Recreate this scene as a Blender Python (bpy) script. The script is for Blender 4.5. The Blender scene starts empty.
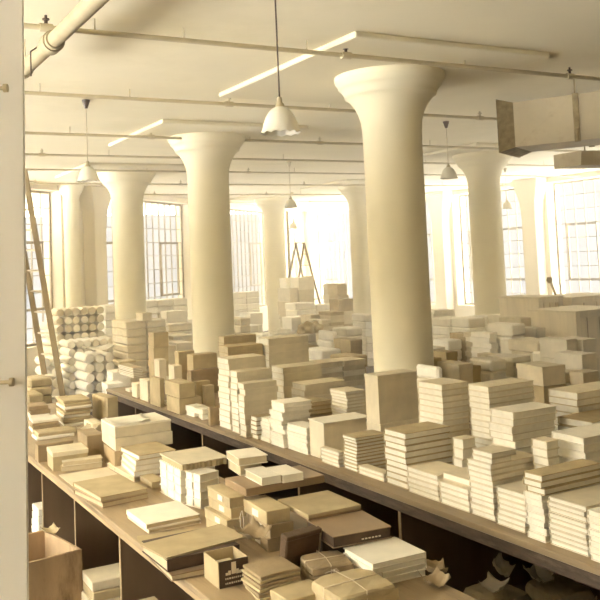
import bpy, bmesh, math, random
from mathutils import Vector, Matrix
random.seed(7)
C = bpy.context.scene.collection
# ------------------------------------------------------------------ camera
F, CY, YAW, PITCH, ROLL, H = 867.0, 202.3, .517, .065, -.043, 2.35
def _rz(v):
    c, s = math.cos(YAW), math.sin(YAW)
    return Vector((c*v[0]+s*v[1], -s*v[0]+c*v[1], v[2]))
_c, _s = math.cos(ROLL), math.sin(ROLL)
_w = Vector((0, math.cos(PITCH), math.sin(PITCH)))
_u = Vector((0, -math.sin(PITCH), math.cos(PITCH))); _r = Vector((1, 0, 0))
CR, CU, CW = _rz(_c*_r+_s*_u), _rz(-_s*_r+_c*_u), _rz(_w)
EYE = Vector((0, 0, H))
def ray(px, py): return CW+CR*((px-300)/F)-CU*((py-CY)/F)
def at(px, py, z=None, X=None, d=None, Y=None):
    v = ray(px, py)
    if z is not None: t = (z-H)/v.z
    elif X is not None: t = X/v.x
    elif Y is not None: t = Y/v.y
    else: t = d
    return EYE+v*t
def pix(p):
    q = Vector(p)-EYE; d = q.dot(CW)
    return 300+F*q.dot(CR)/d, CY-F*q.dot(CU)/d, d
cam = bpy.data.objects.new('camera', bpy.data.cameras.new('camera')); C.objects.link(cam)
m = Matrix((CR, CU, -CW)).transposed().to_4x4(); m.translation = EYE
cam.matrix_world = m
cam.data.sensor_width = 36; cam.data.lens = 36*F/600
cam.data.shift_y = (CY-300)/600
cam.data.clip_start = .05
bpy.context.scene.camera = cam
# ------------------------------------------------------------------ materials
def mat(name, col, rough=.75, var=.12, scale=6, bump=.0, stretch=None, spec=.3, stain=None):
    M = bpy.data.materials.new(name); M.use_nodes = True
    nt = M.node_tree; N = nt.nodes; L = nt.links
    b = N['Principled BSDF']; b.inputs['Roughness'].default_value = rough
    b.inputs['Specular IOR Level'].default_value = spec
    tc = N.new('ShaderNodeTexCoord'); mp = N.new('ShaderNodeMapping')
    L.new(tc.outputs['Object'], mp.inputs['Vector'])
    oi = N.new('ShaderNodeObjectInfo')
    if stretch: mp.inputs['Scale'].default_value = stretch
    nz = N.new('ShaderNodeTexNoise'); nz.inputs['Scale'].default_value = scale; nz.inputs['Detail'].default_value = 5
    L.new(mp.outputs['Vector'], nz.inputs['Vector'])
    cr = N.new('ShaderNodeValToRGB')
    cr.color_ramp.elements[0].position = .3; cr.color_ramp.elements[1].position = .7
    c = Vector(col)
    cr.color_ramp.elements[0].color = (*(c*(1-var)), 1); cr.color_ramp.elements[1].color = (*[min(1, x*(1+var)) for x in c], 1)
    L.new(nz.outputs['Fac'], cr.inputs['Fac'])
    # every object a little lighter or darker than the next
    hv = N.new('ShaderNodeHueSaturation'); mr = N.new('ShaderNodeMapRange')
    mr.inputs['To Min'].default_value = 1-var*.9; mr.inputs['To Max'].default_value = 1+var*.5
    L.new(oi.outputs['Random'], mr.inputs['Value']); L.new(mr.outputs['Result'], hv.inputs['Value'])
    L.new(cr.outputs['Color'], hv.inputs['Color'])
    out = hv.outputs['Color']
    if stain:
        n2 = N.new('ShaderNodeTexNoise'); n2.inputs['Scale'].default_value = stain[1]; n2.inputs['Detail'].default_value = 8
        n2.inputs['Roughness'].default_value = .7
        L.new(mp.outputs['Vector'], n2.inputs['Vector'])
        r2 = N.new('ShaderNodeValToRGB'); r2.color_ramp.elements[0].position = .52; r2.color_ramp.elements[1].position = .72
        L.new(n2.outputs['Fac'], r2.inputs['Fac'])
        mx = N.new('ShaderNodeMix'); mx.data_type = 'RGBA'
        L.new(r2.outputs['Color'], mx.inputs['Factor']); L.new(out, mx.inputs['A']); mx.inputs['B'].default_value = (*stain[0], 1)
        out = mx.outputs['Result']
    L.new(out, b.inputs['Base Color'])
    if bump:
        bp = N.new('ShaderNodeBump'); bp.inputs['Strength'].default_value = bump; bp.inputs['Distance'].default_value = .01
        n3 = N.new('ShaderNodeTexNoise'); n3.inputs['Scale'].default_value = scale*5; n3.inputs['Detail'].default_value = 4
        L.new(mp.outputs['Vector'], n3.inputs['Vector']); L.new(n3.outputs['Fac'], bp.inputs['Height'])
        L.new(bp.outputs['Normal'], b.inputs['Normal'])
    return M
def pages_mat(name, col):
    """page edges: fine horizontal leaves"""
    M = mat(name, col, .85, .06, 20)
    nt = M.node_tree; N = nt.nodes; L = nt.links; b = N['Principled BSDF']
    wv = N.new('ShaderNodeTexWave'); wv.bands_direction = 'Z'; wv.inputs['Scale'].default_value = 90; wv.inputs['Distortion'].default_value = 2
    tc = N.new('ShaderNodeTexCoord'); L.new(tc.outputs['Object'], wv.inputs['Vector'])
    bp = N.new('ShaderNodeBump'); bp.inputs['Strength'].default_value = .25; bp.inputs['Distance'].default_value = .002
    L.new(wv.outputs['Fac'], bp.inputs['Height']); L.new(bp.outputs['Normal'], b.inputs['Normal'])
    return M
M = dict(
    plaster=mat('white plaster', (.84, .77, .61), .9, .03, 1.2, .12),
    ceiling=mat('limewashed ceiling', (.80, .73, .54), .95, .05, .7, .2, stain=((.74, .67, .47), .5)),
    column=mat('limewashed concrete', (.81, .745, .55), .9, .04, 2, .1),
    nearpaint=mat('greyish pier paint', (.86, .83, .78), .9, .02, 3, .15),
    floor=mat('worn floor boards', (.075, .06, .05), .8, .3, 3, .2, (1, .1, 1)),
    glass=None,
    sash=mat('painted steel sash', (.36, .30, .20), .6, .1),
    pipe=mat('painted pipe', (.58, .50, .33), .6, .08),
    lagging=mat('pipe lagging', (.34, .285, .18), .8, .08, 8, .2),
    iron=mat('dark iron', (.10, .07, .05), .5, .1),
    duct=mat('galvanised sheet', (.68, .60, .43), .55, .08, 3, stain=((.56, .47, .31), 6)),
    ductdark=mat('rusty sheet', (.42, .34, .20), .7, .25, 14),
    opal=mat('opal glass', (.86, .83, .72), .35, .02),
    top=mat('worn table board', (.30, .22, .125), .45, .18, 5, .1, (2, .25, 2), .4, stain=((.13, .085, .045), 4)),
    fascia=mat('table edge board', (.40, .29, .17), .6, .22, 5, .15, (2, .3, 2)),
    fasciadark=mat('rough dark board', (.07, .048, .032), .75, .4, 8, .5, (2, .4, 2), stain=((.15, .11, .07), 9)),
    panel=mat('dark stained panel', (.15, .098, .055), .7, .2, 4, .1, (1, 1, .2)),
    post=mat('panel edge wood', (.30, .21, .12), .7, .1),
    crate=mat('rough crate wood', (.36, .25, .14), .75, .25, 5, .3, (1, 1, .3), stain=((.16, .1, .05), 4)),
    palewood=mat('pale crate wood', (.74, .66, .50), .8, .08, 4, .1, (3, 3, .3)),
    ladder=mat('ladder wood', (.27, .20, .10), .7, .12, 5),
    white=mat('white paper cover', (.76, .70, .565), .75, .06, 9, .05),
    bright=mat('haze-lifted paper', (.88, .83, .71), .8, .05, 9, .05),  # paler copy of the white cover, distance haze put into its colour
    cream=mat('cream board', (.63, .55, .39), .75, .08, 9, .05),
    tan=mat('tan board', (.44, .35, .20), .7, .12, 8, .06),
    kraft=mat('kraft wrapping', (.32, .235, .13), .6, .14, 7, .3, spec=.4),
    gloss=mat('polished board cover', (.28, .19, .105), .38, .15, 5, .03, spec=.5),
    dark=mat('dark binding cloth', (.085, .055, .035), .6, .25, 12, .1),
    leather=mat('brown leather', (.10, .062, .035), .5, .25, 9, .3),
    string=mat('string', (.55, .46, .32), .9, .1),
    ink=mat('white print', (.66, .58, .42), .8, .1),
    pages=pages_mat('page edges', (.76, .71, .58)),
    pagestan=pages_mat('toned page edges', (.55, .46, .30)),
)
g = bpy.data.materials.new('window glass'); g.use_nodes = True
gn = g.node_tree.nodes; gl = g.node_tree.links
gn.remove(gn['Principled BSDF'])
tr = gn.new('ShaderNodeBsdfTransparent'); tr.inputs['Color'].default_value = (.97, .97, .96, 1)
gs = gn.new('ShaderNodeBsdfGlossy'); gs.inputs['Roughness'].default_value = .1
mx = gn.new('ShaderNodeMixShader'); mx.inputs[0].default_value = .04
gl.new(tr.outputs[0], mx.inputs[1]); gl.new(gs.outputs[0], mx.inputs[2]); gl.new(mx.outputs[0], gn['Material Output'].inputs[0])
M['glass'] = g
# ------------------------------------------------------------------ mesh helpers
class MB:
    def __init__(s): s.v = []; s.f = []; s.mi = []; s.sm = []
    def add(s, vs, fs, mi=0, sm=False):
        o = len(s.v); s.v += [tuple(v) for v in vs]; s.f += [tuple(o+i for i in f) for f in fs]
        s.mi += [mi]*len(fs); s.sm += [sm]*len(fs); return s
    def box(s, x0, y0, z0, x1, y1, z1, mi=0):
        vs = [(x0, y0, z0), (x1, y0, z0), (x1, y1, z0), (x0, y1, z0), (x0, y0, z1), (x1, y0, z1), (x1, y1, z1), (x0, y1, z1)]
        return s.add(vs, [(0, 3, 2, 1), (4, 5, 6, 7), (0, 1, 5, 4), (1, 2, 6, 5), (2, 3, 7, 6), (3, 0, 4, 7)], mi)
    def bar(s, a, b, w, t, up=(0, 0, 1), mi=0):
        a, b = Vector(a), Vector(b); d = (b-a).normalized(); up = Vector(up)
        sd = d.cross(up); sd = (sd if sd.length > 1e-4 else d.cross(Vector((0, 1, 0)))).normalized(); n = sd.cross(d)
        vs = []
        for p in (a, b):
            for i, j in ((-1, -1), (1, -1), (1, 1), (-1, 1)): vs.append(p+sd*(i*w/2)+n*(j*t/2))
        return s.add(vs, [(3, 2, 1, 0), (4, 5, 6, 7), (0, 1, 5, 4), (1, 2, 6, 5), (2, 3, 7, 6), (3, 0, 4, 7)], mi)
    def tube(s, pts, r, n=10, mi=0, cap=True):
        pts = [Vector(p) for p in pts]; rs = r if isinstance(r, (list, tuple)) else [r]*len(pts)
        rings = []; prev = None
        for i, p in enumerate(pts):
            d = (pts[min(i+1, len(pts)-1)]-pts[max(i-1, 0)]).normalized()
            if prev is None:
                a = d.cross(Vector((0, 0, 1)))
                if a.length < 1e-3: a = d.cross(Vector((1, 0, 0)))
            else: a = prev-d*prev.dot(d)
            a.normalize(); prev = a; b = d.cross(a)
            rings.append([p+(a*math.cos(2*math.pi*k/n)+b*math.sin(2*math.pi*k/n))*rs[i] for k in range(n)])
        o = [v for R in rings for v in R]; fs = []
        for i in range(len(pts)-1):
            for k in range(n): fs.append((i*n+k, i*n+(k+1) % n, (i+1)*n+(k+1) % n, (i+1)*n+k))
        s.add(o, fs, mi, True)
        if cap: s.add(rings[0], [tuple(range(n))[::-1]], mi); s.add(rings[-1], [tuple(range(n))], mi)
        return s
    def lathe(s, prof, n=40, mi=0, c=(0, 0)):
        vs = [(c[0]+r*math.cos(2*math.pi*k/n), c[1]+r*math.sin(2*math.pi*k/n), z) for r, z in prof for k in range(n)]
        fs = [(i*n+k, i*n+(k+1) % n, (i+1)*n+(k+1) % n, (i+1)*n+k) for i in range(len(prof)-1) for k in range(n)]
        return s.add(vs, fs, mi, True)
    def prism(s, poly, z0, z1, mi=0):
        n = len(poly)
        vs = [(x, y, z0) for x, y in poly]+[(x, y, z1) for x, y in poly]
        return s.add(vs, [tuple(range(n))[::-1], tuple(range(n, 2*n))]+[(i, (i+1) % n, n+(i+1) % n, n+i) for i in range(n)], mi)
    def mesh(s, name, mats, bevel=0):
        me = bpy.data.meshes.new(name); me.from_pydata(s.v, [], s.f)
        for m_ in (mats if isinstance(mats, (list, tuple)) else [mats]): me.materials.append(m_)
        for p, a, b in zip(me.polygons, s.mi, s.sm): p.material_index = a; p.use_smooth = b
        bm = bmesh.new(); bm.from_mesh(me)
        bmesh.ops.recalc_face_normals(bm, faces=bm.faces)
        if bevel:
            es = [e for e in bm.edges if len(e.link_faces) == 2 and e.calc_face_angle(0) > .6]
            bmesh.ops.bevel(bm, geom=es, offset=bevel, segments=1, affect='EDGES', clamp_overlap=True)
        bm.to_mesh(me); bm.free()
        return me
    def build(s, name, mats, parent=None, bevel=0, loc=None, rz=0):
        return put(name, s.mesh(name, mats, bevel), parent, loc, rz)
def put(name, me, parent=None, loc=None, rz=0):
    o = bpy.data.objects.new(name, me); C.objects.link(o)
    if parent: o.parent = parent
    if loc is not None: o.location = loc
    o.rotation_euler.z = rz
    return o
def tag(o, label, cat, group=None):
    o['label'] = label; o['category'] = cat
    if group: o['group'] = group
    return o
def empty(name, loc=(0, 0, 0), rz=0):
    o = bpy.data.objects.new(name, None); C.objects.link(o); o.location = loc; o.rotation_euler.z = rz; o.empty_display_size = .1
    return o
FP = []      # footprints already taken: (corner points, z0, z1)
def quad(A, a, W, Ln, g=.008):
    ex = Vector((math.cos(a), math.sin(a))); ey = Vector((-math.sin(a), math.cos(a))); p = Vector((A[0], A[1]))
    return [p-ex*g-ey*g, p+ex*(W+g)-ey*g, p+ex*(W+g)+ey*(Ln+g), p-ex*g+ey*(Ln+g)]
def clash(q, z0, z1):
    for p, a0, a1 in FP:
        if z1 <= a0+.002 or z0 >= a1-.002: continue
        sep = False
        for P_, Q_ in ((p, q), (q, p)):
            for i in range(len(P_)):
                e_ = P_[(i+1) % len(P_)]-P_[i]; n_ = Vector((e_.y, -e_.x))
                if min(n_.dot(v) for v in Q_) > max(n_.dot(v) for v in P_) or max(n_.dot(v) for v in Q_) < min(n_.dot(v) for v in P_): sep = True; break
            if sep: break
        if not sep: return True
    return False
def take(A, a, W, Ln, z0, z1): FP.append((quad(A, a, W, Ln), z0, z1))
def struct(o): o['kind'] = 'structure'; return o
ORD = ['topmost', 'second', 'third', 'fourth', 'fifth', 'sixth', 'seventh', 'eighth', 'ninth', 'tenth', 'eleventh', 'twelfth',
       'thirteenth', 'fourteenth', 'fifteenth', 'sixteenth', 'seventeenth', 'eighteenth', 'nineteenth', 'twentieth']
def nth(i): return 'topmost' if i == 0 else ORD[i]+' down'
# ------------------------------------------------------------------ room shell
ZC = 4.16; XR = 16.5
LW0, LWD = Vector((3.86, 17.96, 0)), Vector((.7605, .6494, 0))   # the slanting window wall
def lw(X): return LW0+LWD*((X-LW0.x)/LWD.x)
LN = Vector((LWD.y, -LWD.x, 0))                                   # its inward side
XL, YB = -6.0, -3.0
cornerL, cornerR = lw(XL), lw(XR)
MB().add([(XL-.5, YB-.5, 0), (XR+.5, YB-.5, 0), (XR+.5, 30, 0), (XL-.5, 30, 0), (XL-.5, YB-.5, -.2), (XR+.5, YB-.5, -.2), (XR+.5, 30, -.2), (XL-.5, 30, -.2)],
         [(0, 1, 2, 3), (7, 6, 5, 4), (0, 4, 5, 1), (1, 5, 6, 2), (2, 6, 7, 3), (3, 7, 4, 0)]).build('floor', M['floor'])['kind'] = 'structure'
struct(MB().box(XL-.5, YB-.5, ZC, XR+.5, 30, ZC+.25).build('ceiling', M['ceiling']))
SILL, HEAD = .8, 4.02
def window_wall(name, A, B, wins, inward, T=.45, n0=1):
    """solid wall from A to B with window openings [(s0, s1)] along it; returns nothing"""
    A = Vector(A); B = Vector(B); D = (B-A); Ln = D.length; D.normalize(); out = -Vector(inward)
    mb = MB()
    def seg(s0, s1, z0, z1):
        p = [A+D*s0, A+D*s1, A+D*s1+out*T, A+D*s0+out*T]
        mb.prism([(q.x, q.y) for q in p], z0, z1)
    s = 0
    for a, b in wins:
        seg(s, a, 0, ZC); seg(a, b, 0, SILL); seg(a, b, HEAD, ZC); s = b
    seg(s, Ln, 0, ZC)
    struct(mb.build(name, M['plaster']))
    for k, (a, b) in enumerate(wins):
        w = b-a; t = empty('window_%d' % (n0+k), A+D*a+out*.28+Vector((0, 0, SILL)), math.atan2(D.y, D.x)); struct(t)
        hh = HEAD-SILL; fr = MB(); q = .035
        for x0, x1, z0, z1 in ((0, w, 0, .05), (0, w, hh-.05, hh), (0, .05, .05, hh-.05), (w-.05, w, .05, hh-.05)):
            fr.box(x0, -q/2, z0, x1, q/2, z1)
        nc = max(4, round(w/.32)); nr = 9; cw = w/nc; rh = hh/nr; heavy = {round(nc*.5)}
        for i in range(1, nc):
            h_ = .024 if i in heavy else .009
            fr.box(i*cw-h_, -q/2, .05, i*cw+h_, q/2, hh-.05)
        for j in range(1, nr): fr.box(.05, -q/2+.002, j*rh-.008, w-.05, q/2-.002, j*rh+.008)
        fr.build('sash_frame', M['sash'], t)
        for c0 in ([1] if nc < 7 else [1, nc-4]):       # the opening vents
            v = MB(); x0, x1 = c0*cw, (c0+3)*cw; z0, z1 = 2*rh, 6*rh
            if x1 > w-.06: x1 = w-.06
            for a0, a1, b0, b1 in ((x0, x1, z0, z0+.05), (x0, x1, z1-.05, z1), (x0, x0+.045, z0, z1), (x1-.045, x1, z0, z1)):
                v.box(a0, -.05, b0, a1, -.012, b1)
            v.build('vent_frame', M['sash'], t)
        MB().box(.04, -.003, .04, w-.04, .003, hh-.04).build('pane', M['glass'], t)
        MB().box(-.02, -.12 if inward else 0, -.05, w+.02, .0, 0).build('sill', M['plaster'], t)
        # daylight enters here
        lt = bpy.data.lights.new('daylight portal', 'AREA'); lt.shape = 'RECTANGLE'; lt.size = w; lt.size_y = hh
        lt.cycles.is_portal = True
        lo = bpy.data.objects.new('daylight_portal', lt); C.objects.link(lo)
        lo.location = A+D*((a+b)/2)+out*.34+Vector((0, 0, (SILL+HEAD)/2))
        z = out; y = Vector((0, 0, 1)); x = y.cross(z)      # light shines along -z of the lamp = inward
        lo.matrix_world = Matrix((x, y, z)).transposed().to_4x4() if False else Matrix.Translation(lo.location) @ Matrix((x, y, z)).transposed().to_4x4()
def sL(X): return (X-XL)/LWD.x
Wl = []
for a in (-4.95+.2, 1.2-1.5, ):
    pass
for x0, x1 in ((-5.3, -4.5+.9), (-2.9+.4, -.6+1.1-.35), (1.2, 4.72), (5.84, 9.30), (10.45, 13.85), (14.95, 16.2)):
    Wl.append((sL(x0), sL(x1)))
window_wall('wall_left', cornerL, cornerR, Wl, LN)
Wr = [(12.9, 16.2), (16.95, 19.95), (20.7, 23.7), (24.4, 28.2)]
Wr = [(5.4, 8.7), (9.2, 12.4)]+Wr
window_wall('wall_right', (XR, YB, 0), (XR, cornerR.y, 0), [(a-YB, b-YB) for a, b in Wr], (-1, 0, 0), n0=7)
window_wall('wall_side', (XL, YB, 0), (XL, cornerL.y, 0), [(4.9, 7.7), (8.4, 10.9)], (1, 0, 0), n0=13)
struct(MB().box(XL-.4, YB-.4, 0, XR+.4, YB, ZC).build('wall_back', M['plaster']))
# piers between the windows, widening into haunches at the top
def pier(P, D, N, w, dep=.32, round_=False):
    D, N = Vector(D), Vector(N); mb = MB(); P = Vector(P)
    lv = [(0, w/2, dep), (3.15, w/2, dep), (3.6, w/2+.04, dep+.02), (3.9, w/2+.14, dep+.05), (ZC, w/2+.2, dep+.07)]
    vs = []
    for z, hw, dp in lv:
        for a, b in ((-hw, 0), (hw, 0), (hw, dp), (-hw, dp)): q = P+D*a+N*b; vs.append((q.x, q.y, z))
    fs = [(3, 2, 1, 0), tuple(range(16, 20))]
    for i in range(len(lv)-1):
        for k in range(4): fs.append((i*4+k, i*4+(k+1) % 4, i*4+4+(k+1) % 4, i*4+4+k))
    mb.add(vs, fs)
    struct(mb.build('trim_pier', M['plaster'], bevel=.02))
k = 1
for X in (-3.6, .72, 5.5, 9.87, 14.4):
    pier(lw(X)-LN*.0, LWD, LN, .46)
for Y in (8.95, 12.65, 16.58, 20.33, 24.05): pier((XR, Y, 0), (0, 1, 0), (-1, 0, 0), .5)
# pale half-round column standing against the first pier
p = at(72.5, 250, d=18.6); struct(MB().lathe([(.17, 0), (.17, 3.9), (.26, 4.05), (.3, ZC)], 24).build('trim_half_column', M['column'], loc=(p.x, p.y, 0)))
# columns with mushroom capitals and drop panels
prof = [(.29, 0), (.29, 3.45), (.292, 3.56), (.302, 3.66), (.325, 3.74), (.36, 3.81), (.40, 3.865), (.435, 3.90), (.452, 3.905), (.455, 3.93), (.475, 3.965), (.50, 3.995), (.512, 4.0), (.518, 4.03), (.54, 4.055), (.545, 4.075), (.545, 4.11)]
COLS = [('A', 396.5, 8.5, (3.83, 5.72, 5.98, 8.4)), ('B', 209.7, 12.15, None), ('C', 128, 16.3, None), ('D', 274, 24.9, None), ('E', 486, 15.8, None), ('F', 361, 21.6, None)]
CP = {}
for nm, px, d, pan in COLS:
    q = at(px, 220, d=d); CP[nm] = q
    FP.append(([Vector((q.x+.31*math.cos(t_*math.pi/4), q.y+.31*math.sin(t_*math.pi/4))) for t_ in range(8)], 0, 4))
    struct(MB().lathe(prof, 48).build('trim_column', M['column'], loc=(q.x, q.y, 0)))
    pan = pan or (q.x-1.05, q.y-1.05, q.x+1.05, q.y+1.2)
    struct(MB().box(pan[0], pan[1], 4.11, pan[2], pan[3], ZC).build('trim_drop_panel', M['ceiling'], bevel=.01))
MB().tube([(0, 0, 0), (0, 0, 3.73)], .035).build('down_pipe', M['pipe'], loc=(CP['D'].x+.33, CP['D'].y-.2, 0))
tag(bpy.data.objects['down_pipe'], 'thin vertical pipe running down the back column between the windows', 'pipe')
# near white pier at the edge of the view
p0 = at(24, 0, d=1.55); p1_ = at(29.2, 600, d=1.55)
bx = (p0+p1_)/2
e = CR.copy(); e.z = 0; e.normalize(); fw = Vector((CW.x, CW.y, 0)).normalized()
pr = at(26.2, 260, d=1.55)
poly = [pr, pr-e*.42, pr-e*.42+fw*.35, pr+fw*.35-e*.16]
def lean(z):   # the pier is slightly out of plumb
    return e*((z-2.35)*.0134)
_vs = [tuple(q+lean(0)-Vector((0, 0, q.z))) for q in poly]+[tuple(q+lean(ZC)+Vector((0, 0, ZC-q.z))) for q in poly]
nearp = MB().add(_vs, [(3, 2, 1, 0), (4, 5, 6, 7)]+[(i, (i+1) % 4, 4+(i+1) % 4, 4+i) for i in range(4)]).build('wall_near', M['nearpaint'], bevel=.004); struct(nearp)
for i, (px, py) in enumerate(((7, 88), (13, 382))):
    q = at(px, py, d=1.53); t = empty('iron_peg', q)
    MB().tube([(0, 0, 0), -e*.3], .0036, 12).build('rod', M['pipe'], t)
    MB().tube([-e*.006+Vector((0, 0, 0)), e*.001], .0075, 14).build('end_flange', M['pipe'], t)
    tag(t, ['short iron rod with flanged end, high on the near white pier', 'short iron rod with flanged end, lower on the near white pier'][i], 'rod')
# ------------------------------------------------------------------ pipes, lamps, duct
PW = ['nearest', 'second', 'third', 'fourth', 'fifth', 'sixth', 'seventh', 'eighth']
for i, (Y, r) in enumerate(((6.1, .02), (8.45, .019), (10.95, .019), (13.0, .017), (14.95, .016), (17.4, .016), (20.0, .016), (22.6, .016))):
    x0, x1 = (-5.9 if Y < 9 else (Y-14.9)/.854+.3 if Y > 14.9 else -5.0+(Y-9)*.85), 16.4
    x0 = max(x0, (Y-cornerL.y)/(.6494/.7605)+XL+.2)
    zz = 4.055
    t = empty('sprinkler_pipe', (0, Y, zz))
    MB().tube([(x0, 0, 0), (x1, 0, 0)], r, 12).build('pipe', M['pipe'], t)
    marks = {0: [(46, 0), (95, 1), (184, 1), (307, 1), (346, 0), (465, 1), (570, 0), (640, 1)], 1: [(40, 1), (229, 0), (130, 1), (330, 1), (480, 0)], 2: [(70, 1), (151, 0), (250, 1), (320, 0), (430, 1)]}.get(i)
    if marks:
        mk = []
        for px, ty in marks:
            r0 = at(px, 100, Y=Y); r1 = at(px, 50, Y=Y); k_ = (zz-r0.z)/(r1.z-r0.z); mk.append(((r0+(r1-r0)*k_).x, ty))
    else:
        mk = []; xx = max(x0, -1)+.45+(i*.37 % .6); n_ = 0
        while xx < x1-.2: mk.append((xx, (0, 1, 2)[n_ % 3])); xx += 1.02; n_ += 1
    for xx, n in mk:
        if n % 3 == 0:
            mb = MB().tube([(xx, 0, r), (xx, 0, r+.035)], .013, 8).tube([(xx, 0, r+.035), (xx, 0, r+.045)], .026, 8).tube([(xx, 0, r+.045), (xx, 0, r+.07)], .01, 8)
            mb.build('sprinkler_head', M['iron' if i == 0 else 'pipe'], t)
            MB().tube([(xx-.045, 0, 0), (xx+.045, 0, 0)], r*1.55, 12).build('tee', M['pipe'], t)
        elif n % 3 == 1:
            MB().tube([(xx, 0, r*.5), (xx, 0, ZC-zz-.005)], .006, 6).build('hanger', M['pipe'], t)
    tag(t, PW[i]+' thin sprinkler pipe from the camera, crossing under the ceiling', 'pipe', None)
# thick lagged pipe
t = empty('lagged_pipe', (1.5, 0, 3.945))
def bpz(): pass
MB().tube([(0, -2.8, 0), (0, 6.95, 0)], .056, 20).build('pipe', M['lagging'], t)
MB().tube([(0, 6.95, 0), (0, 7.03, 0)], .066, 20).build('end_collar', M['lagging'], t)
MB().tube([(0, 6.02, 0), (0, 6.14, 0)], .078, 20).tube([(0, 5.97, 0), (0, 6.02, 0)], .068, 20).build('coupling', M['lagging'], t)
MB().tube([(-.1, 6.3, -.02), (-.1, 6.3, -.2)], .006, 6).tube([(-.1, 6.3, -.02), (-.03, 6.3, .03)], .006, 6).build('valve_wire', M['iron'], t)
MB().tube([(-.02, 6.85, .05), (-.02, 6.85, .21)], .006, 6).tube([(.0, 5.1, .05), (.0, 5.1, .21)], .006, 6).build('hanger', M['pipe'], t)
tag(t, 'thick lagged pipe with a coupling running along under the ceiling', 'pipe')
# pendant lamps
lamps = [((278, -22), 4.66, 134, 'pendant lamp with scalloped opal shade, the nearest and largest'),
         ((86, 102), None, 182, 'pendant lamp with opal shade hanging near the leaning ladder'),
         ((446, 123), None, 179, 'pendant lamp with opal shade between the big column and the duct'),
         ((289, 163), None, 208, 'small pendant lamp with opal shade in front of the stepladder'),
         ((505, 169), None, 209, 'small pendant lamp in front of the window under the duct'),
         ((292, 193), None, 229, 'faint far pendant lamp above the stepladder')]
for i, ((px, py), dd, yb, lab) in enumerate(lamps):
    if i == 0: q = at(280.5, 124, z=3.17)
    else: q = at(px, py, z=ZC-.03)
    # bottom of shade height
    lo, hi = 1.5, 4.1
    for _ in range(40):
        mid = (lo+hi)/2
        if pix((q.x, q.y, mid))[1] > yb: lo = mid
        else: hi = mid
    zb = lo; t = empty('pendant_lamp', (q.x, q.y, zb)); tag(t, lab, 'lamp')
    n = 48; vs = []; pf = [(.028, .165), (.045, .158), (.068, .136), (.088, .105), (.103, .066), (.113, .028), (.119, 0)]
    mb = MB(); N_ = 48
    for r, z in pf:
        for k_ in range(N_):
            a = 2*math.pi*k_/N_; fl = (1 if z < .02 else 0)*.006*abs(math.sin(a*6))
            vs.append(((r+fl)*math.cos(a), (r+fl)*math.sin(a), z+fl*1.6))
    fs = [(a*N_+b, a*N_+(b+1) % N_, (a+1)*N_+(b+1) % N_, (a+1)*N_+b) for a in range(len(pf)-1) for b in range(N_)]
    mb.add(vs, fs, 0, True)
    vi = [((x*.93), (y*.93), z-.001) for x, y, z in vs]; mb.add(vi, [f[::-1] for f in fs], 0, True)
    mb.build('lamp_shade', M['opal'], t)
    MB().tube([(0, 0, .155), (0, 0, .185), (0, 0, .186), (0, 0, .225)], [.03, .026, .018, .014], 16).build('socket', M['pipe'], t)
    MB().tube([(0, 0, .22), (0, 0, ZC-zb-.05)], .0055 if i == 0 else .0045, 8).build('cord', M['iron'] if i == 0 else M['pipe'], t)
    MB().tube([(0, 0, ZC-zb-.10), (0, 0, ZC-zb-.01)], [.016, .045], 16).build('ceiling_rose', M['iron' if i in (1, 2) else 'pipe'], t)
# duct
dd = Vector((.49, -.872, 0)).normalized(); dn = Vector((.872, .49, 0)).normalized()
D0 = at(515.5, 147, d=9.35); hD = 9.35*45/F
def dbox(name, s0, s1, n0, n1, z0, z1, m_, parent, flare=0):
    a = MB(); P0 = Vector((0, 0, 0))
    vs = []
    for s, f in ((s0, flare), (s1, 0)):
        for nn, z in ((n0-f, z0-f), (n1+f, z0-f), (n1+f, z1+f), (n0-f, z1+f)):
            q = dd*s+dn*nn; vs.append((q.x, q.y, z))
    a.add(vs, [(0, 1, 5, 4), (1, 2, 6, 5), (2, 3, 7, 6), (3, 0, 4, 7)]+([] if flare else [(3, 2, 1, 0), (4, 5, 6, 7)]))
    o = a.build(name, m_, parent)
    if flare:
        sd = o.modifiers.new('s', 'SOLIDIFY'); sd.thickness = .008
    return o
t = empty('air_duct', D0); tag(t, 'large sheet-metal air duct with flared mouth hung from the ceiling', 'duct')
DW = .62
def s_at(px):
    lo, hi = 0, 4
    for _ in range(40):
        mid = (lo+hi)/2
        if pix(D0+dd*mid)[0] < px: lo = mid
        else: hi = mid
    return lo
S1 = s_at(578)
dbox('duct_body', 0, 5.5, 0, DW, 0, hD, M['duct'], t)
dbox('flared_mouth', -.17, 0, 0, DW, 0, hD, M['ductdark'], t, .05)
for s in (S1, S1+1.9, S1+3.6):
    b_ = MB()
    for nn, z0, z1 in ((-.012, -.012, hD+.012), (DW+.002, -.012, hD+.012)):
        q0 = dd*(s-.03); 
        vs = []
        for z in (z0, z1):
            for ss, n2 in ((s-.03, nn), (s+.03, nn), (s+.03, nn+.01), (s-.03, nn+.01)):
                q = dd*ss+dn*n2; vs.append((q.x, q.y, z))
        b_.add(vs, [(3, 2, 1, 0), (4, 5, 6, 7), (0, 1, 5, 4), (1, 2, 6, 5), (2, 3, 7, 6), (3, 0, 4, 7)])
    q = dd*s-dn*.012; b_.tube([(q.x, q.y, hD), (q.x, q.y, ZC-D0.z-.01)], .008, 8)
    q2 = dd*(s+.0)-dn*.02; b_.tube([(q2.x, q2.y, .0), (q2.x, q2.y, .12)], .018, 8)
    b_.build('hanger_strap', M['ductdark'], t)
c_ = MB()   # raised cross creases on the near side
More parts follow.
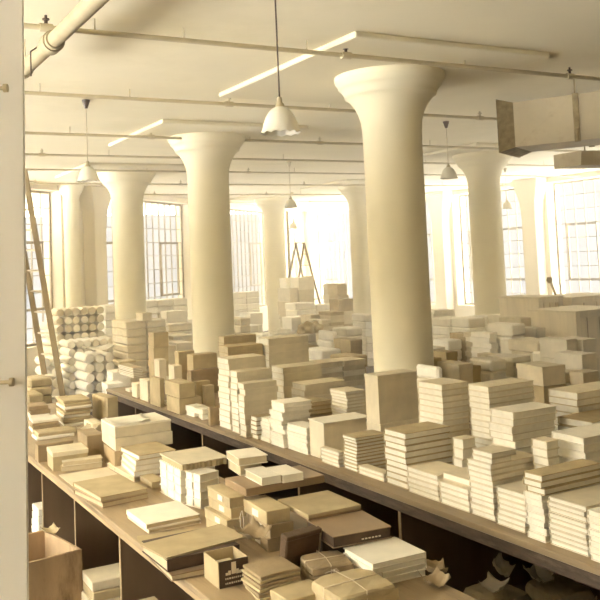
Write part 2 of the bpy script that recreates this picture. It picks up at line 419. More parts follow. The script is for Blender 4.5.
for s0, s1 in ((.02, S1-.04), (S1+.04, S1+1.86)):
    for za, zb in ((.01, hD-.01), (hD-.01, .01)):
        q0, q1 = dd*s0-dn*.0005, dd*s1-dn*.0005
        c_.bar((q0.x, q0.y, za), (q1.x, q1.y, zb), .006, .004, up=dn)
c_.build('crease', M['duct'], t)
h0 = at(581, 165, d=10.2)
t2 = empty('duct_hopper', h0); tag(t2, 'smaller sheet-metal hopper behind the large air duct', 'duct')
vs = []
for z, s0, s1, n0, n1 in ((0, 0, 2.2, 0, .42), (.17, .0, 2.2, -.02, .42)):
    for s, nn in ((s0, n0), (s1, n0), (s1, n1), (s0, n1)): q = Vector((1, 0, 0))*s*.5+Vector((0, 1, 0))*nn; vs.append((q.x, q.y-s*.1, z))
MB().add(vs, [(0, 1, 5, 4), (1, 2, 6, 5), (2, 3, 7, 6), (3, 0, 4, 7), (0, 3, 2, 1)]).build('hopper_body', M['duct'], t2).modifiers.new('s', 'SOLIDIFY').thickness = .01
MB().tube([(.3, .2, .1), (.3, .2, ZC-h0.z-.01)], .01, 8).build('hanger', M['pipe'], t2)
# ------------------------------------------------------------------ tables
ZT = .8
def table(name, x0, x1, y0, y1, label, posts, fasc, fh, pan):
    t = empty(name, (x0, y0, 0)); tag(t, label, 'table')
    W = x1-x0; Ly = y1-y0
    MB().box(0, 0, ZT-.035, W, Ly, ZT).build('tabletop', M['top'], t, bevel=.004)
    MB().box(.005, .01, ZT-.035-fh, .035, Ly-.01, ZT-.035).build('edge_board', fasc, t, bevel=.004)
    for Y in posts:
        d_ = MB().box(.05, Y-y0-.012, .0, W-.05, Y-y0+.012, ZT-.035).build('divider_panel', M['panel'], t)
        MB().box(.045, Y-y0-.014, .0, .05, Y-y0+.014, ZT-.035-fh).build('panel_edge', M['post'], d_)
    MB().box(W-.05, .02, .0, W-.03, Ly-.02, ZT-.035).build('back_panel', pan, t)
    return t
lt_posts = [at(43, 500, X=1.65).y, at(75.5, 520, X=1.65).y, at(121, 570, X=1.65).y, 2.9, 10.2, 8.2]
LX0, LX1, RX0, RX1 = 1.6, 2.59, 3.3, 4.62
table('packing_table', LX0, LX1, 2.4, 10.35, 'long wooden packing table in front, crowded with boxes and parcels', sorted(lt_posts), M['fascia'], .03, M['panel'])
rt_posts = [at(137, 420, X=3.36).y, at(204, 450, X=3.36).y, 6.1, 4.75, 2.2, 10.9]
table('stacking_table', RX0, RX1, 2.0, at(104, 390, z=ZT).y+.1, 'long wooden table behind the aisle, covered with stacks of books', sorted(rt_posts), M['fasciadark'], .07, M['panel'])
table('work_table', 5.0, 7.1, 2.2, 6.3, 'table behind the column, loaded with paper packages', [2.6, 4.2, 5.9], M['fascia'], .04, M['panel'])
# ------------------------------------------------------------------ books and boxes
def slab_xy(near, left, rx, z0):
    """near / left: bottom corner pixels on height z0; rx: pixel column of the other corner. Gives corner, angle, length (away), width"""
    A = at(near[0], near[1], z=z0); B = at(left[0], left[1], z=z0)
    d = B-A; a = math.atan2(d.y, d.x)-math.pi/2          # rotation from +Y
    ln = d.length; sx = Vector((math.cos(a), math.sin(a), 0))
    lo, hi = 0, 3
    for _ in range(40):
        mid = (lo+hi)/2
        if pix(A+sx*mid)[0] < rx: lo = mid
        else: hi = mid
    return A, a, ln, lo
def height(A, ty):
    lo, hi = 0, 3
    for _ in range(40):
        mid = (lo+hi)/2
        if pix(A+Vector((0, 0, mid)))[1] > ty: lo = mid
        else: hi = mid
    return lo
_mc = {}
def book_meshes(W, Ln, T, cov, pg, spine):
    k_ = (round(W, 3), round(Ln, 3), round(T, 4), cov, pg, spine)
    if k_ in _mc: return _mc[k_]
    b = min(.004, T*.16); i = .006
    mb = MB().box(0, 0, 0, W, Ln, b).box(0, 0, T-b, W, Ln, T)
    if spine == 'x': mb.box(0, 0, b, .004, Ln, T-b)
    elif spine == 'y': mb.box(0, 0, b, W, .004, T-b)
    elif spine == 'X': mb.box(W-.004, 0, b, W, Ln, T-b)
    elif spine == 'Y': mb.box(0, Ln-.004, b, W, Ln, T-b)
    c = mb.mesh('cover', M[cov])
    e0 = .0045
    x0, x1, y0, y1 = i, W-i, i, Ln-i
    if spine == 'x': x0 = e0
    if spine == 'X': x1 = W-e0
    if spine == 'y': y0 = e0
    if spine == 'Y': y1 = Ln-e0
    p = MB().box(x0, y0, b+.0002, x1, y1, T-b-.0002).mesh('page_block', M[pg])
    _mc[k_] = (c, p); return _mc[k_]
def book(A, a, W, Ln, T, cov, pg, spine, label, group=None, name='book'):
    c, p = book_meshes(W, Ln, T, cov, pg, spine)
    o = put(name, c, None, A, a); put('page_block', p, o)
    tag(o, label, 'book', group); return o
def stack(near, left, rx, ty, n, desc, z0=ZT, cov='cream', pg='pages', spine='Y', jit=.008, rot=.012, group='books stacked on the long table behind the aisle', adj=None, covs=None):
    A, a, Ln, W = slab_xy(near, left, rx, z0); hh = height(A, ty)
    return stack_at(A, a, W, Ln, hh, n, desc, cov, pg, spine, jit, rot, group, adj, covs)
def stack_at(A, a, W, Ln, hh, n, desc, cov='cream', pg='pages', spine='Y', jit=.008, rot=.012, group='books stacked on the long table behind the aisle', adj=None, covs=None):
    T = hh/n; z = A.z+.0008
    hv = {'cream': 'cream', 'white': 'white', 'tan': 'tan', 'kraft': 'brown', 'gloss': 'brown', 'dark': 'dark'}
    for i in range(n):
        cc = covs[i % len(covs)] if covs else cov
        q = Vector((A.x+random.uniform(-jit, jit), A.y+random.uniform(-jit, jit), z))
        book(q, a+random.uniform(-rot, rot), W, Ln, T-.0008, cc, pg, spine, '%s book, %s in the %s' % (adj or hv[cc], nth(n-1-i), desc), group)
        z += T
    return A, a, W, Ln, z
def box_at(A, a, W, Ln, T, mt, label, name='carton', lid=None, group=None, cat='box', wob=0, bevel=.003, lab=None, lidm=None):
    """closed box: body plus an overhanging lid"""
    g = .003
    if lid:
        t = empty(name, A, a); MB().box(g, g, 0, W-g, Ln-g, T-.004).build('box_body', M[mt], t, bevel=bevel*.5)
        MB().box(0, 0, T-lid, W, Ln, T).build('lid', M[lidm or mt], t, bevel=bevel)
        root = t
    else:
        root = MB().box(0, 0, 0, W, Ln, T).build(name, M[mt], None, bevel=bevel, loc=A, rz=a)
    if lab:   # white paper label on the end facing the aisle
        l0, l1, z0, z1 = lab
        o = MB().box(-.0015, Ln*l0, T*z0, (0 if not lid else g+.0005), Ln*l1, T*z1).build('paper_label', M['white'], root); o['label'] = 'white paper label'
    tag(root, label, cat, group); return root
def box_px(near, left, rx, ty, mt, label, z0=ZT, **k_):
    A, a, Ln, W = slab_xy(near, left, rx, z0); T = height(A, ty); A = A+Vector((0, 0, .0006))
    box_at(A, a, W, Ln, T-.0006, mt, label, **k_)
    return A, a, W, Ln, A.z+T
# --- right table, front row (from the far end to the near end)
FR = []
def fs(near, lx, rx, ty, n, word, X=None, **k_):
    """stack whose aisle face is parallel to the table edge"""
    A = at(near[0], near[1], z=ZT)
    if X: A = Vector((X, A.y, ZT))
    if A.x < RX0+.02: A.x = RX0+.02
    lo, hi = 0, 3
    for _ in range(40):
        mid = (lo+hi)/2
        if pix(A+Vector((0, mid, 0)))[0] > lx: lo = mid
        else: hi = mid
    Ln = lo; lo, hi = 0, 1.2
    for _ in range(40):
        mid = (lo+hi)/2
        if pix(A+Vector((mid, 0, 0)))[0] < rx: lo = mid
        else: hi = mid
    W = min(lo, .62); hh = height(A, ty)
    while Ln > .08 and clash(quad(A, 0, W, Ln), ZT, ZT+hh): Ln -= .01
    take(A, 0, W, Ln, ZT, ZT+hh+.1)
    pass
    return stack_at(A, 0, W, Ln, hh, n, word, **k_)
fs((231, 430), 219.5, 268, 359, 12, 'tallest front-edge stack at the far end', cov='cream', spine='y')
fs((239, 434), 231.5, 272, 372, 10, 'narrow front-edge stack second from the tallest', spine='y')
fs((246, 438), 239.5, 279, 384, 9, 'front-edge stack third from the tallest', spine='y')
fs((257, 440), 247, 275, 417, 5, 'low front-edge stack with a sheet leaning on it', cov='tan')
fs((270, 443), 258, 287, 420, 6, 'uneven low stack before the sheaf pile', cov='white', jit=.014)
fs((284, 448), 271, 312, 404, 10, 'ragged stack left of the open-lidded carton', cov='white', jit=.016)
fs((307, 455), 285, 322, 429, 7, 'slanting stack touching the open-lidded carton', cov='white', jit=.012, rot=.03)
fs((339, 468), 321, 345, 453, 4, 'low stack in front of the open-lidded carton')
fs((357, 472.5), 342.5, 388, 438, 10, 'ten-book stack beside the open-lidded carton', cov='tan')
fs((383, 482), 358, 392, 474, 2, 'two-book pile between two tall stacks')
fs((407, 490), 384, 452, 434, 9, 'broad stack with the wide dark-edged top', cov='tan')
fs((438.5, 502), 408, 470, 476, 5, 'low broad front-edge stack')
A_, a_, W_, L_, zt = fs((469, 513), 439, 490, 490, 4, 'four-book stack left of the square tower')
book(Vector((A_.x+.05, A_.y+.02, zt)), 0, .2, .28, .04, 'cream', 'pages', 'Y', 'single smaller book on the four-book stack left of the square tower', 'books stacked on the long table behind the aisle')
A_, a_, W_, L_, zt = fs((495, 522), 470, 542, 465, 10, 'square tower at the front edge')
# loose small books on the square tower
for i, (dx, dy, w, l, h_) in enumerate(((.0, .0, .16, .17, .032), (.17, .10, .12, .13, .03))):
    for j in range(2 if i == 0 else 1):
        book(Vector((A_.x+dx+.003*j, A_.y+dy, zt+j*h_)), 0, w, l, h_-.001, 'cream', 'pages', 'Y', 'small pale book lying on the square tower, '+[['lower of two', 'upper of two'], ['by itself']][i][j], 'books stacked on the long table behind the aisle')
fs((526, 534), 498, 560, 495, 7, 'front stack right of the square tower')
fs((546, 543), 528, 606, 476, 10, 'high stack with big books on top', covs=['white']*7+['tan']*3)
fs((588, 557), 547.5, 640, 507, 9, 'nine-book stack at the near end', cov='cream')
fs((640, 578), 590, 700, 524, 8, 'nearest front-edge stack', cov='white')
GR = 'books stacked on the long table behind the aisle'
# --- right table, second and third rows: corner given by its top pixel and its distance X from the aisle
def row2(px, ty, lx, rx, X, n, word, z0=ZT, mn=.05, depth=0, cut=0, **k_):
    T_ = at(px, ty, X=X); hh = T_.z-z0
    A = Vector((X, T_.y, z0))
    lo, hi = 0, 3
    for _ in range(40):
        mid = (lo+hi)/2
        if pix(T_+Vector((0, mid, 0)))[0] > lx: lo = mid
        else: hi = mid
    Ln = lo; lo, hi = 0, 1.5
    for _ in range(40):
        mid = (lo+hi)/2
        if pix(T_+Vector((mid, 0, 0)))[0] < rx: lo = mid
        else: hi = mid
    Ln = Ln if Ln > .17 or n == 0 or n == 5 else .26
    if depth == 0:
        for dx in (0, .02, .04, -.02, .06, -.04, .09, .12, .16, .2, .25, .3, .35):
            for cut_ in (0, .04, .08, .12):
                r_ = row2(px, ty, lx, rx, X+dx, n, word, z0, mn, depth=1, cut=cut_)
                if not clash(quad(r_[0], 0, r_[2], r_[1]), z0, z0+r_[3]): break
            else: continue
            break
        else: pass
        A, Ln, lo, hh = r_; take(A, 0, lo, Ln, z0, z0+hh)
    else: return A, max(.08, Ln-cut), max(.1, lo-(cut if cut > .04 else 0)), hh
    if n == 0: return A, Ln, lo, hh
    pass
    return stack_at(A, 0, lo, Ln, hh, n, word, **k_)
row2(441, 385, 417, 468, 3.72, 15, 'broad stack of thin books by the column', rot=.004, jit=.004)
row2(488.5, 387, 468, 534, 3.98, 16, 'tall back stack right of the thin books', rot=.006)
row2(512, 413, 489, 556, 3.72, 12, 'stack in front of the tall back stack', covs=['cream', 'white'])
row2(462, 440, 452, 476, 3.66, 5, 'little bulging stack under the thin books', jit=.012, rot=.05)
row2(547, 442, 517, 560, 3.60, 9, 'half-hidden stack behind the square tower')
row2(583.5, 438, 551, 650, 3.62, 10, 'large pale stack at the near back', cov='white')
row2(592, 423, 558, 660, 4.02, 9, 'dark fan-edged stack behind the large pale stack', cov='tan', rot=.03, jit=.02)
row2(577, 393, 548, 650, 4.28, 12, 'tan stack at the back beside the column side', covs=['tan', 'cream'])
row2(346, 392, 341, 365, 4.0, 14, 'narrow stack left of the tall closed carton', rot=.02)
# large slabs between the far tower and the tall carton
row2(268.5, 364-25, 268, 308, 4.35, 9, 'big block-like stack standing highest in the middle', cov='cream', rot=.002, jit=.002, spine='y', pg='pages')
row2(283, 368, 281, 321, 4.05, 8, 'big stack in front of the highest block', cov='cream', rot=.004, jit=.004, spine='y', pg='pages')
row2(304, 385, 303, 344, 3.95, 7, 'wide flat stack left of the tall carton', cov='cream', rot=.01, spine='y', pg='pages')
row2(261, 395, 259, 300, 3.72, 5, 'long slabs behind the low front stacks', cov='tan', spine='y', pg='pagestan')
row2(296, 405, 283, 332, 3.64, 8, 'fanned pile behind the open-lidded carton', cov='tan', rot=.05, jit=.012, pg='pagestan')
row2(228, 347, 224, 263, 3.9, 9, 'bundled pile above the tallest front-edge stack', cov='tan', spine='y', pg='pagestan')
row2(224, 337, 218, 256, 4.2, 9, 'topmost wrapped pile behind the far tower', cov='tan', spine='y', pg='pagestan')
# tall closed carton on another, by the column
A, Ln, W, hh = row2(377.5, 376, 364, 417, 3.78, 0, '')
f1 = hh*.42
box_at(A+Vector((0, -.01, .0005)), 0, W+.02, Ln+.01, f1, 'cream', 'lower pale carton carrying the tall closed one by the big column', group=None)
box_at(A+Vector((0, 0, f1+.001)), 0, W, Ln, hh-f1, 'cream', 'tall closed pale carton standing before the big column', lid=.03)
# open-lidded carton
A, Ln, W, hh = row2(323.5, 424, 309, 366, 3.42, 0, '')
pass
t = empty('carton', A+Vector((0, 0, .0005))); tag(t, 'square carton with loose flat lid sheet on top, among the stacks', 'box')
MB().box(0, 0, 0, W, Ln, hh).build('box_body', M['cream'], t, bevel=.003)
MB().box(-.01, -.015, hh+.001, W+.03, Ln+.02, hh+.008).build('lid_sheet', M['white'], t, rz=-.04)
# --- boxes on the far part of the right table
def bx(near, lx, rx, ty, mt, label, X=None, z0=ZT, **k_):
    A = at(near[0], near[1], z=z0)
    if A.x < RX0+.02: A.x = RX0+.02
    lo, hi = 0, 3
    for _ in range(40):
        mid = (lo+hi)/2
        if pix(A+Vector((0, mid, 0)))[0] > lx: lo = mid
        else: hi = mid
    Ln = max(lo, .05); lo, hi = 0, 1.2
    for _ in range(40):
        mid = (lo+hi)/2
        if pix(A+Vector((mid, 0, 0)))[0] < rx: lo = mid
        else: hi = mid
    T = height(A, ty); A = A+Vector((0, 0, .0006))
    while Ln > .06 and clash(quad(A, 0, lo, Ln), A.z, A.z+T): Ln -= .01
    take(A, 0, lo, Ln, z0, A.z+T-.004)
    box_at(A, 0, lo, Ln, T, mt, label, **k_)
    return A, Ln, lo, A.z+T
bx((177, 415), 167, 202, 399, 'tan', 'lower tan carton at the aisle edge, carrying a smaller one')
z_ = at(177, 415, z=ZT)
A, Ln, W, zt = bx((173, 399.5), 165, 195, 384, 'tan', 'tan carton lying on the lower one at the aisle edge', z0=ZT+height(at(177, 415, z=ZT), 399)+.001)
bx((158, 408), 150, 165, 379, 'tan', 'dark ended upright box at the aisle edge, far part', lid=.02)
bx((148, 402), 140, 158, 381, 'cream', 'small upright box next to the dark ended one')
bx((137, 398), 132, 149, 384, 'cream', 'smallest upright box at the far end of the aisle edge')
bx((210, 426), 209, 220, 408, 'kraft', 'brown upright box against the far tower')
row2(133, 368, 118, 143, 3.9, 6, 'far low stack beside the tall narrow boxes', cov='tan')
for i, (px, ty, lx, rx, X, mt, lab) in enumerate((
        (153, 333, 148, 168, 4.15, 'tan', 'tall narrow carton standing above the far end of the long table'),
        (159, 360, 154, 164, 4.0, 'cream', 'small pale carton in front of the tall narrow carton'),
        (178, 352, 174, 194, 4.0, 'tan', 'tan carton between the narrow one and the dark square ones'),
        (174, 366, 166, 186, 3.85, 'cream', 'low pale carton before the tan one, far table part'),
        (193, 355, 187, 217, 4.0, 'tan', 'square tan carton with darker side by the far tower'),
        (191, 371, 186, 220, 3.9, 'kraft', 'brown carton under the level of the square tan one'),
        (205, 386, 201, 221, 3.7, 'cream', 'pale carton against the far tower, half way down'),
        (196, 382, 193, 210, 3.6, 'tan', 'little tan carton left of the pale one by the tower'),
        (119, 362, 112, 136, 4.3, 'tan', 'wide tan carton at the far corner of the long table'),
        (135, 374, 129, 150, 4.1, 'tan', 'flat tan carton at the far corner, right of the wide one'))):
    A, Ln, W, hh = row2(px, ty, lx, rx, X, 0, '')
    if hh > .35:
        n = 2 if hh < .6 else 3
        for j in range(n):
            box_at(A+Vector((random.uniform(-.01, .01), 0, hh/n*j+.0006)), random.uniform(-.02, .02), W, Ln, hh/n-.001, mt, lab+[', lowest', ', on top', ', middle'][0 if j == 0 else 1 if j == n-1 else 2], group='cartons at the far end of the long table')
    else: box_at(A+Vector((0, 0, .0006)), 0, W, Ln, hh, mt, lab, group='cartons at the far end of the long table')
# small books and papers scattered near the aisle edge
for i in range(9):
    q = at(122+i*5+random.uniform(-1, 1), 393+i*1.9, z=ZT); q.x = max(q.x, 3.34)+random.uniform(0, .1)
    rq = random.uniform(-.5, .5)
    if clash(quad(q, rq, .12, .16), ZT, ZT+.05): continue
    take(q, rq, .12, .16, ZT, ZT+.05)
    book(q+Vector((0, 0, .0006)), rq, .12, .16, .03+.02*random.random(), 'white', 'pages', 'Y', 'small loose book lying at the far aisle edge among scattered papers', 'loose small books at the far aisle edge')
for i, (x, y) in enumerate(((186, 414), (194, 417), (191, 409), (202, 420), (198, 411))):
    q = at(x, y, z=ZT); q.x = max(q.x, 3.36)
    if clash(quad(q, 0, .17, .19), ZT, ZT+.1): continue
    take(q, 0, .17, .19, ZT, ZT+.1)
    for j in range(2):
        book(q+Vector((.01*j, 0, .0006+.05*j)), random.uniform(-.3, .3), .14, .17, .048, 'white', 'pages', 'Y', ['lower', 'upper'][j]+' small pale book of a loose pair, '+['first', 'second', 'third', 'fourth', 'fifth'][i]+' pair beside the two-carton pile', 'small pairs of books beside the two-carton pile')
# ------------------------------------------------------------------ left table, item by item
G2 = None
def B(near, left, rx, ty, cov, label, z0=ZT, pg='pagestan', spine='Y', min_t=.006):
    A, a, Ln, W = slab_xy(near, left, rx, z0); T = max(min_t, height(A, ty))
    pass
    book(A+Vector((0, 0, .0005)), a, W, Ln, T-.0005, cov, pg, spine, label)
    return A.z+T
box_px((38, 463), (34.5, 460), 74, 445, 'kraft', 'dark lidded box at the far left, half behind a lighter one', lid=.02)
box_px((53, 472), (47, 465), 89, 453, 'tan', 'tan lidded box nearest the left edge of the packing table', lid=.035, lidm='cream')
z = B((61, 472.5), (60, 469), 103, 467, 'tan', 'thin flat book leaning before the tan lidded box')
z = B((62.5, 467), (61.5, 464), 102.5, 462, 'cream', 'second thin book lying on the one before the lidded box', z0=z)
box_px((87.5, 460), (78, 453), 104, 436, 'kraft', 'plain brown box behind the tan lidded box')
z = B((102.5, 508.5), (74, 494.5), 148.5, 503, 'gloss', 'large flat dark-edged volume, lower of the front pair')
B((100.5, 502.5), (73, 487), 147.5, 497.5, 'tan', 'large flat tan volume, upper of the front pair', z0=z)
z = B((149, 534), (127.5, 518), 201, 529.8, 'cream', 'flat ledger under the glossy pale one', spine='x')
B((146.5, 529.6), (126.5, 514.5), 200, 524.5, 'white', 'glossy pale ledger lying alone by the table edge', z0=z, spine='x')
B((141, 547.5), (137, 538), 208, 545.5, 'tan', 'thin tan folder sticking out from under the pale ledger')
z = B((171.5, 582), (149, 559), 212, 575.5, 'gloss', 'flat volume projecting over the table edge, lowest of its pile')
z2 = B((167.5, 572.5), (142, 552), 240, 560.5, 'dark', 'dark-edged thick volume under a large tan folder', z0=z, pg='pagestan', spine='y')
B((166.5, 560), (140, 546), 249, 558, 'tan', 'large tan folder on top of the dark-edged volume', z0=z2)
# small open carton with printed side
A, a, Ln, W = slab_xy((219, 589.5), (204.5, 577.5), 249.5, ZT); T = height(A, 563)
pass
t = empty('open_carton', A+Vector((0, 0, .0005)), a); tag(t, 'small open carton with dark printed front beside the tan folder', 'box')
w_ = .004
MB().box(0, 0, 0, w_, Ln, T).build('side_wall', M['tan'], t)
MB().box(W-w_, 0, 0, W, Ln, T).build('side_wall', M['tan'], t)
MB().box(w_, 0, 0, W-w_, w_, T).build('front_wall', M['dark'], t)
MB().box(w_, Ln-w_, 0, W-w_, Ln, T).build('rear_wall', M['tan'], t)
MB().box(w_, w_, 0, W-w_, Ln-w_, w_).build('carton_floor', M['kraft'], t)
fl = MB().bar((0, 0, T), (0, Ln, T), .003, .001); 
pr_ = MB(); cx_, cz = W*.5, T*.55        # printed emblem: a little tower block above two lines of print
pr_.box(cx_-.012, -.001, cz-.01, cx_+.012, 0, cz+.045)
for dx, hh_ in ((-.04, .012), (-.026, .02), (.016, .022), (.03, .014)): pr_.box(cx_+dx-.003, -.001, cz-.012, cx_+dx+.010, 0, cz-.012+hh_)
for r_, zz in enumerate((cz-.028, cz-.05)):
    x = cx_-.045
    while x < cx_+.045:
        l = random.uniform(.004, .010); pr_.box(x, -.001, zz-.004, x+l, 0, zz+.004); x += l+.004
pr_.build('printed_emblem', M['ink'], t)
MB().box(.02, .03, w_+.001, W-.03, Ln-.02, T*.62).build('folded_papers', M['cream'], t)
# wrapped block of small books with a torn board on top
A, a, Ln, W = slab_xy((181, 504), (160, 492), 216, ZT); T = height(A, 470)
pass
def block(A, a, W, Ln, T, ny, nz, word, gap=.0015):
    for j in range(nz):
        for i in range(ny):
            l = Ln/ny; h_ = T/nz
            q = Vector((-math.sin(a), math.cos(a), 0))*(i*l+(.0 if j % 2 else .006))
            book(A+q+Vector((random.uniform(-.002, .002), 0, j*h_+.0006)), a, W, l-gap, h_-.001, 'white', 'pages', 'X', 'small white book packed in the %s, %s layer' % (word, ['bottom', 'second', 'third', 'top', 'fifth'][j]), 'small books packed in the '+word)
block(A, a, W, Ln, T, 3, 4, 'block under the torn board')
zb = A.z+T
A, a, Ln, W = slab_xy((201, 509.5), (183, 504), 220, ZT); T = height(A, 475)
block(A, a, W, Ln-.03, T, 2, 4, 'front block beside the labelled boxes')
zb = max(zb, A.z+T)+.001
A, a, Ln, W = slab_xy((181.5, 471.5), (160, 460), 229, zb)
t = empty('torn_board', A, a); tag(t, 'thick torn paper-covered board lying over the block of white books', 'board')
T = .045; rg = MB(); nn = 26
top = [(0, Ln), (0, 0)]+[(W*i/nn, random.uniform(-.008, .006)) for i in range(1, nn)]+[(W, 0), (W, Ln)]
MB().prism(top, T-.006, T).build('cover_sheet', M['cream'], t)
top2 = [(.012, Ln-.01), (.012, .012)]+[(.012+(W-.02)*i/nn, random.uniform(.0, .02)) for i in range(1, nn)]+[(W-.01, .01), (W-.01, Ln-.01)]
MB().prism(top2, 0, T-.006).build('ragged_layers', M['tan'], t)
# labelled flat boxes
A, a, Ln, W = slab_xy((227, 542), (205, 527), 243, ZT); T = height(A, 499)/4; zz = ZT
pass
for i in range(4):
    q = A+Vector((random.uniform(-.006, .006)+(.03 if i > 1 else 0), random.uniform(-.006, .006), zz-ZT+.0005))
    box_at(q, a+random.uniform(-.02, .02), W, Ln, T-.001, 'tan', 'flat labelled box by the white book block, %s' % nth(3-i), lab=(.3, .5, .25, .75), lid=.012, group='flat labelled boxes under the wide board'); zz += T
zL = zz
zt = zL+.002
# wide shallow box on top and the pads it carries
A, a, Ln, W = slab_xy((246.5, 497), (225, 485.5), 325, zt); T = height(A, 489)
pass
box_at(A, a, W, Ln, T, 'gloss', 'wide shallow box lid bridging the labelled boxes', name='box_lid')
z1 = A.z+T+.001
z = B((262, 486), (244.5, 476.5), 281, 478, 'white', 'pale flat pad on the wide lid, left of a matching pair', z0=z1, spine='y')
z = B((283.2, 483.4), (266.6, 475), 303.5, 475.5, 'white', 'pale flat pad on the wide lid, right of a matching pair', z0=z1, spine='y')
z = B((240, 476), (228.5, 468), 263, 465.5, 'cream', 'pale box-like book under the top one behind the pads', z0=z1)
B((238.5, 466.5), (226.5, 458.5), 268, 458.5, 'white', 'pale thick book topmost behind the pads on the wide lid', z0=z)
# dark-sided labelled boxes under the lid
A, a, Ln, W = slab_xy((268, 553), (246, 537), 292, ZT); n = 3; T = .215/n
pass
for i in range(n):
    q = A+Vector((.012*(i % 2), -.008*(i % 2), i*T+.0005)); 
    box_at(q, a+.03*(i-1), W, Ln, T-.001, ['kraft', 'kraft', 'tan'][i], 'brown labelled box in the dark recess under the wide lid, %s' % nth(n-1-i), lab=(.35, .6, .2, .7), group='labelled boxes in the recess under the wide lid')
q = at(242, 520, z=.93); MB().tube([q+Vector((0, 0, .05)), q+Vector((-.012, 0, .02)), q+Vector((-.015, -.01, -.03)), q+Vector((.0, -.012, -.055)), q+Vector((.008, -.005, -.02)), q+Vector((.004, 0, .05))], .0018, 6).build('hanging_tape', M['white'])
tag(bpy.data.objects['hanging_tape'], 'thin white tape loop hanging from the labelled box in the recess', 'tape')
# dark book + lid in the middle
zc = ZT+.10
A, a, Ln, W = slab_xy((333.5, 549), (307, 531), 392, zc-.10+.0)
pass
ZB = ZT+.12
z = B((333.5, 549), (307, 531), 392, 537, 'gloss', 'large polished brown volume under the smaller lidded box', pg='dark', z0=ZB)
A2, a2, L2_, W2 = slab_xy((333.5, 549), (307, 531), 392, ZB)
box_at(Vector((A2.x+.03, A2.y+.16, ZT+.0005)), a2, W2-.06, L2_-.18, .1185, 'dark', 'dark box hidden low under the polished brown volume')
ex = Vector((math.cos(a2), math.sin(a2), 0)); ey = Vector((-math.sin(a2), math.cos(a2), 0))
o = MB()
x = W2*.48
while x < W2*.82: o.box(x, -.001, .018, x+.012, .001, .024); x += .019
o.build('title_lettering', M['ink'], bpy.context.scene.objects[-1] if False else [q for q in bpy.data.objects if q.get('label') == 'large polished brown volume under the smaller lidded box'][0])
A, a, Ln, W = slab_xy((308.5, 521), (277.5, 505), 361.5, z+.0); T = height(A, 516)
pass
box_at(A+Vector((0, 0, .0005)), a, W, Ln, max(T, .03), 'gloss', 'flat lidded box with shiny top resting on the polished volume', lid=.02, lidm='tan')
# white book block, wrapped parcels, leaning case
z = ZT
A, a, Ln, W = slab_xy((372, 589), (343, 571), 426, ZT); hh = height(A, 564)
pass
stack_at(A, a, W, Ln, hh, 4, 'near-end pile on the packing table', cov='white', group='books in the near pile', adj=['pale'][0], spine='X')
A, a, Ln, W = slab_xy((312, 588), (298, 569), 358, ZT); hh = height(A, 568)
pass
def parcel(A, a, W, Ln, T, label, mt='kraft', strings=True, sag=.006, name='parcel'):
    """paper-wrapped parcel: soft box with creases, knotted string"""
    t = empty(name, A, a); mb = MB(); nx, ny, nz = 10, 8, 3; rnd = random.Random(label)
    bm = bmesh.new(); bmesh.ops.create_cube(bm, size=1)
    bmesh.ops.subdivide_edges(bm, edges=bm.edges, cuts=7, use_grid_fill=True)
    for v in bm.verts:
        x, y, zz = v.co
        k_ = (abs(x*2)**6+abs(y*2)**6+abs(zz*2)**6)
        r_ = 1-.07*max(0, k_-1)
        zz_ = (zz*r_+.5)*T; 
        if zz > .3: zz_ += rnd.uniform(-1, 1)*sag*.4-sag*((abs(x*2))**2)*.6
        v.co = Vector(((x*r_+.5)*W+rnd.uniform(-1, 1)*sag*.3, (y*r_+.5)*Ln+rnd.uniform(-1, 1)*sag*.3, max(0, zz_)))
    me = bpy.data.meshes.new('wrapping'); bm.to_mesh(me); bm.free(); me.materials.append(M[mt])
    put('wrapping', me, t)
    # folded end flap on the near side
    MB().add([(0.02*W, -.002, T*.12), (.98*W, -.002, T*.12), (.62*W, -.006, T*.85), (.38*W, -.006, T*.85)], [(0, 1, 2, 3)]).add([(0.02*W, -.004, T*.1), (.5*W, -.012, T*.45), (.02*W, -.004, T*.85)], [(0, 1, 2)]).add([(0.98*W, -.004, T*.1), (.5*W, -.012, T*.45), (.98*W, -.004, T*.85)], [(0, 2, 1)]).build('end_flap', M[mt], t).modifiers.new('s', 'SOLIDIFY').thickness = .001
    if strings:
        e_ = .004
        sx = W*.45
        MB().tube([(sx, -e_, 0), (sx, -e_, T+e_), (sx+.01, Ln*.5, T+e_), (sx, Ln+e_, T+e_), (sx, Ln+e_, 0)], .0022, 6).tube([(-e_, Ln*.45, 0), (-e_, Ln*.45, T+e_), (W+e_, Ln*.5, T+e_), (W+e_, Ln*.5, 0)], .0022, 6).tube([(sx, -e_-.003, T*.5), (sx+.02, -.02, T*.5+.01), (sx+.035, -.015, T*.4), (sx+.01, -.012, T*.45), (sx-.02, -.02, T*.52), (sx-.035, -.014, T*.35)], .0022, 6).build('string', M['string'], t)
    tag(t, label, 'parcel'); return t
parcel(A+Vector((0, 0, .0)), a, W*.82, Ln, min(hh*.55, .08), 'lower kraft parcel under the string-tied one', strings=False)
zz = ZT+min(hh*.55, .08)+.002
A, a, Ln, W = slab_xy((312, 577.5), (297.5, 561), 359, zz); T = max(.03, height(A, 568.5))
pass
parcel(A, a, W*.9, Ln*.9, T, 'smooth kraft parcel tied with string, before the leaning case')
A, a, Ln, W = slab_xy((340, 622), (309, 600), 400, ZT); T = height(A, 598)
parcel(A, a, W, Ln, T+.0, 'broad parcel with loose string ends at the very front', mt='tan')
box_px((290, 612), (270, 600), 330, 601, 'tan', 'plain tan box corner at the very front edge')
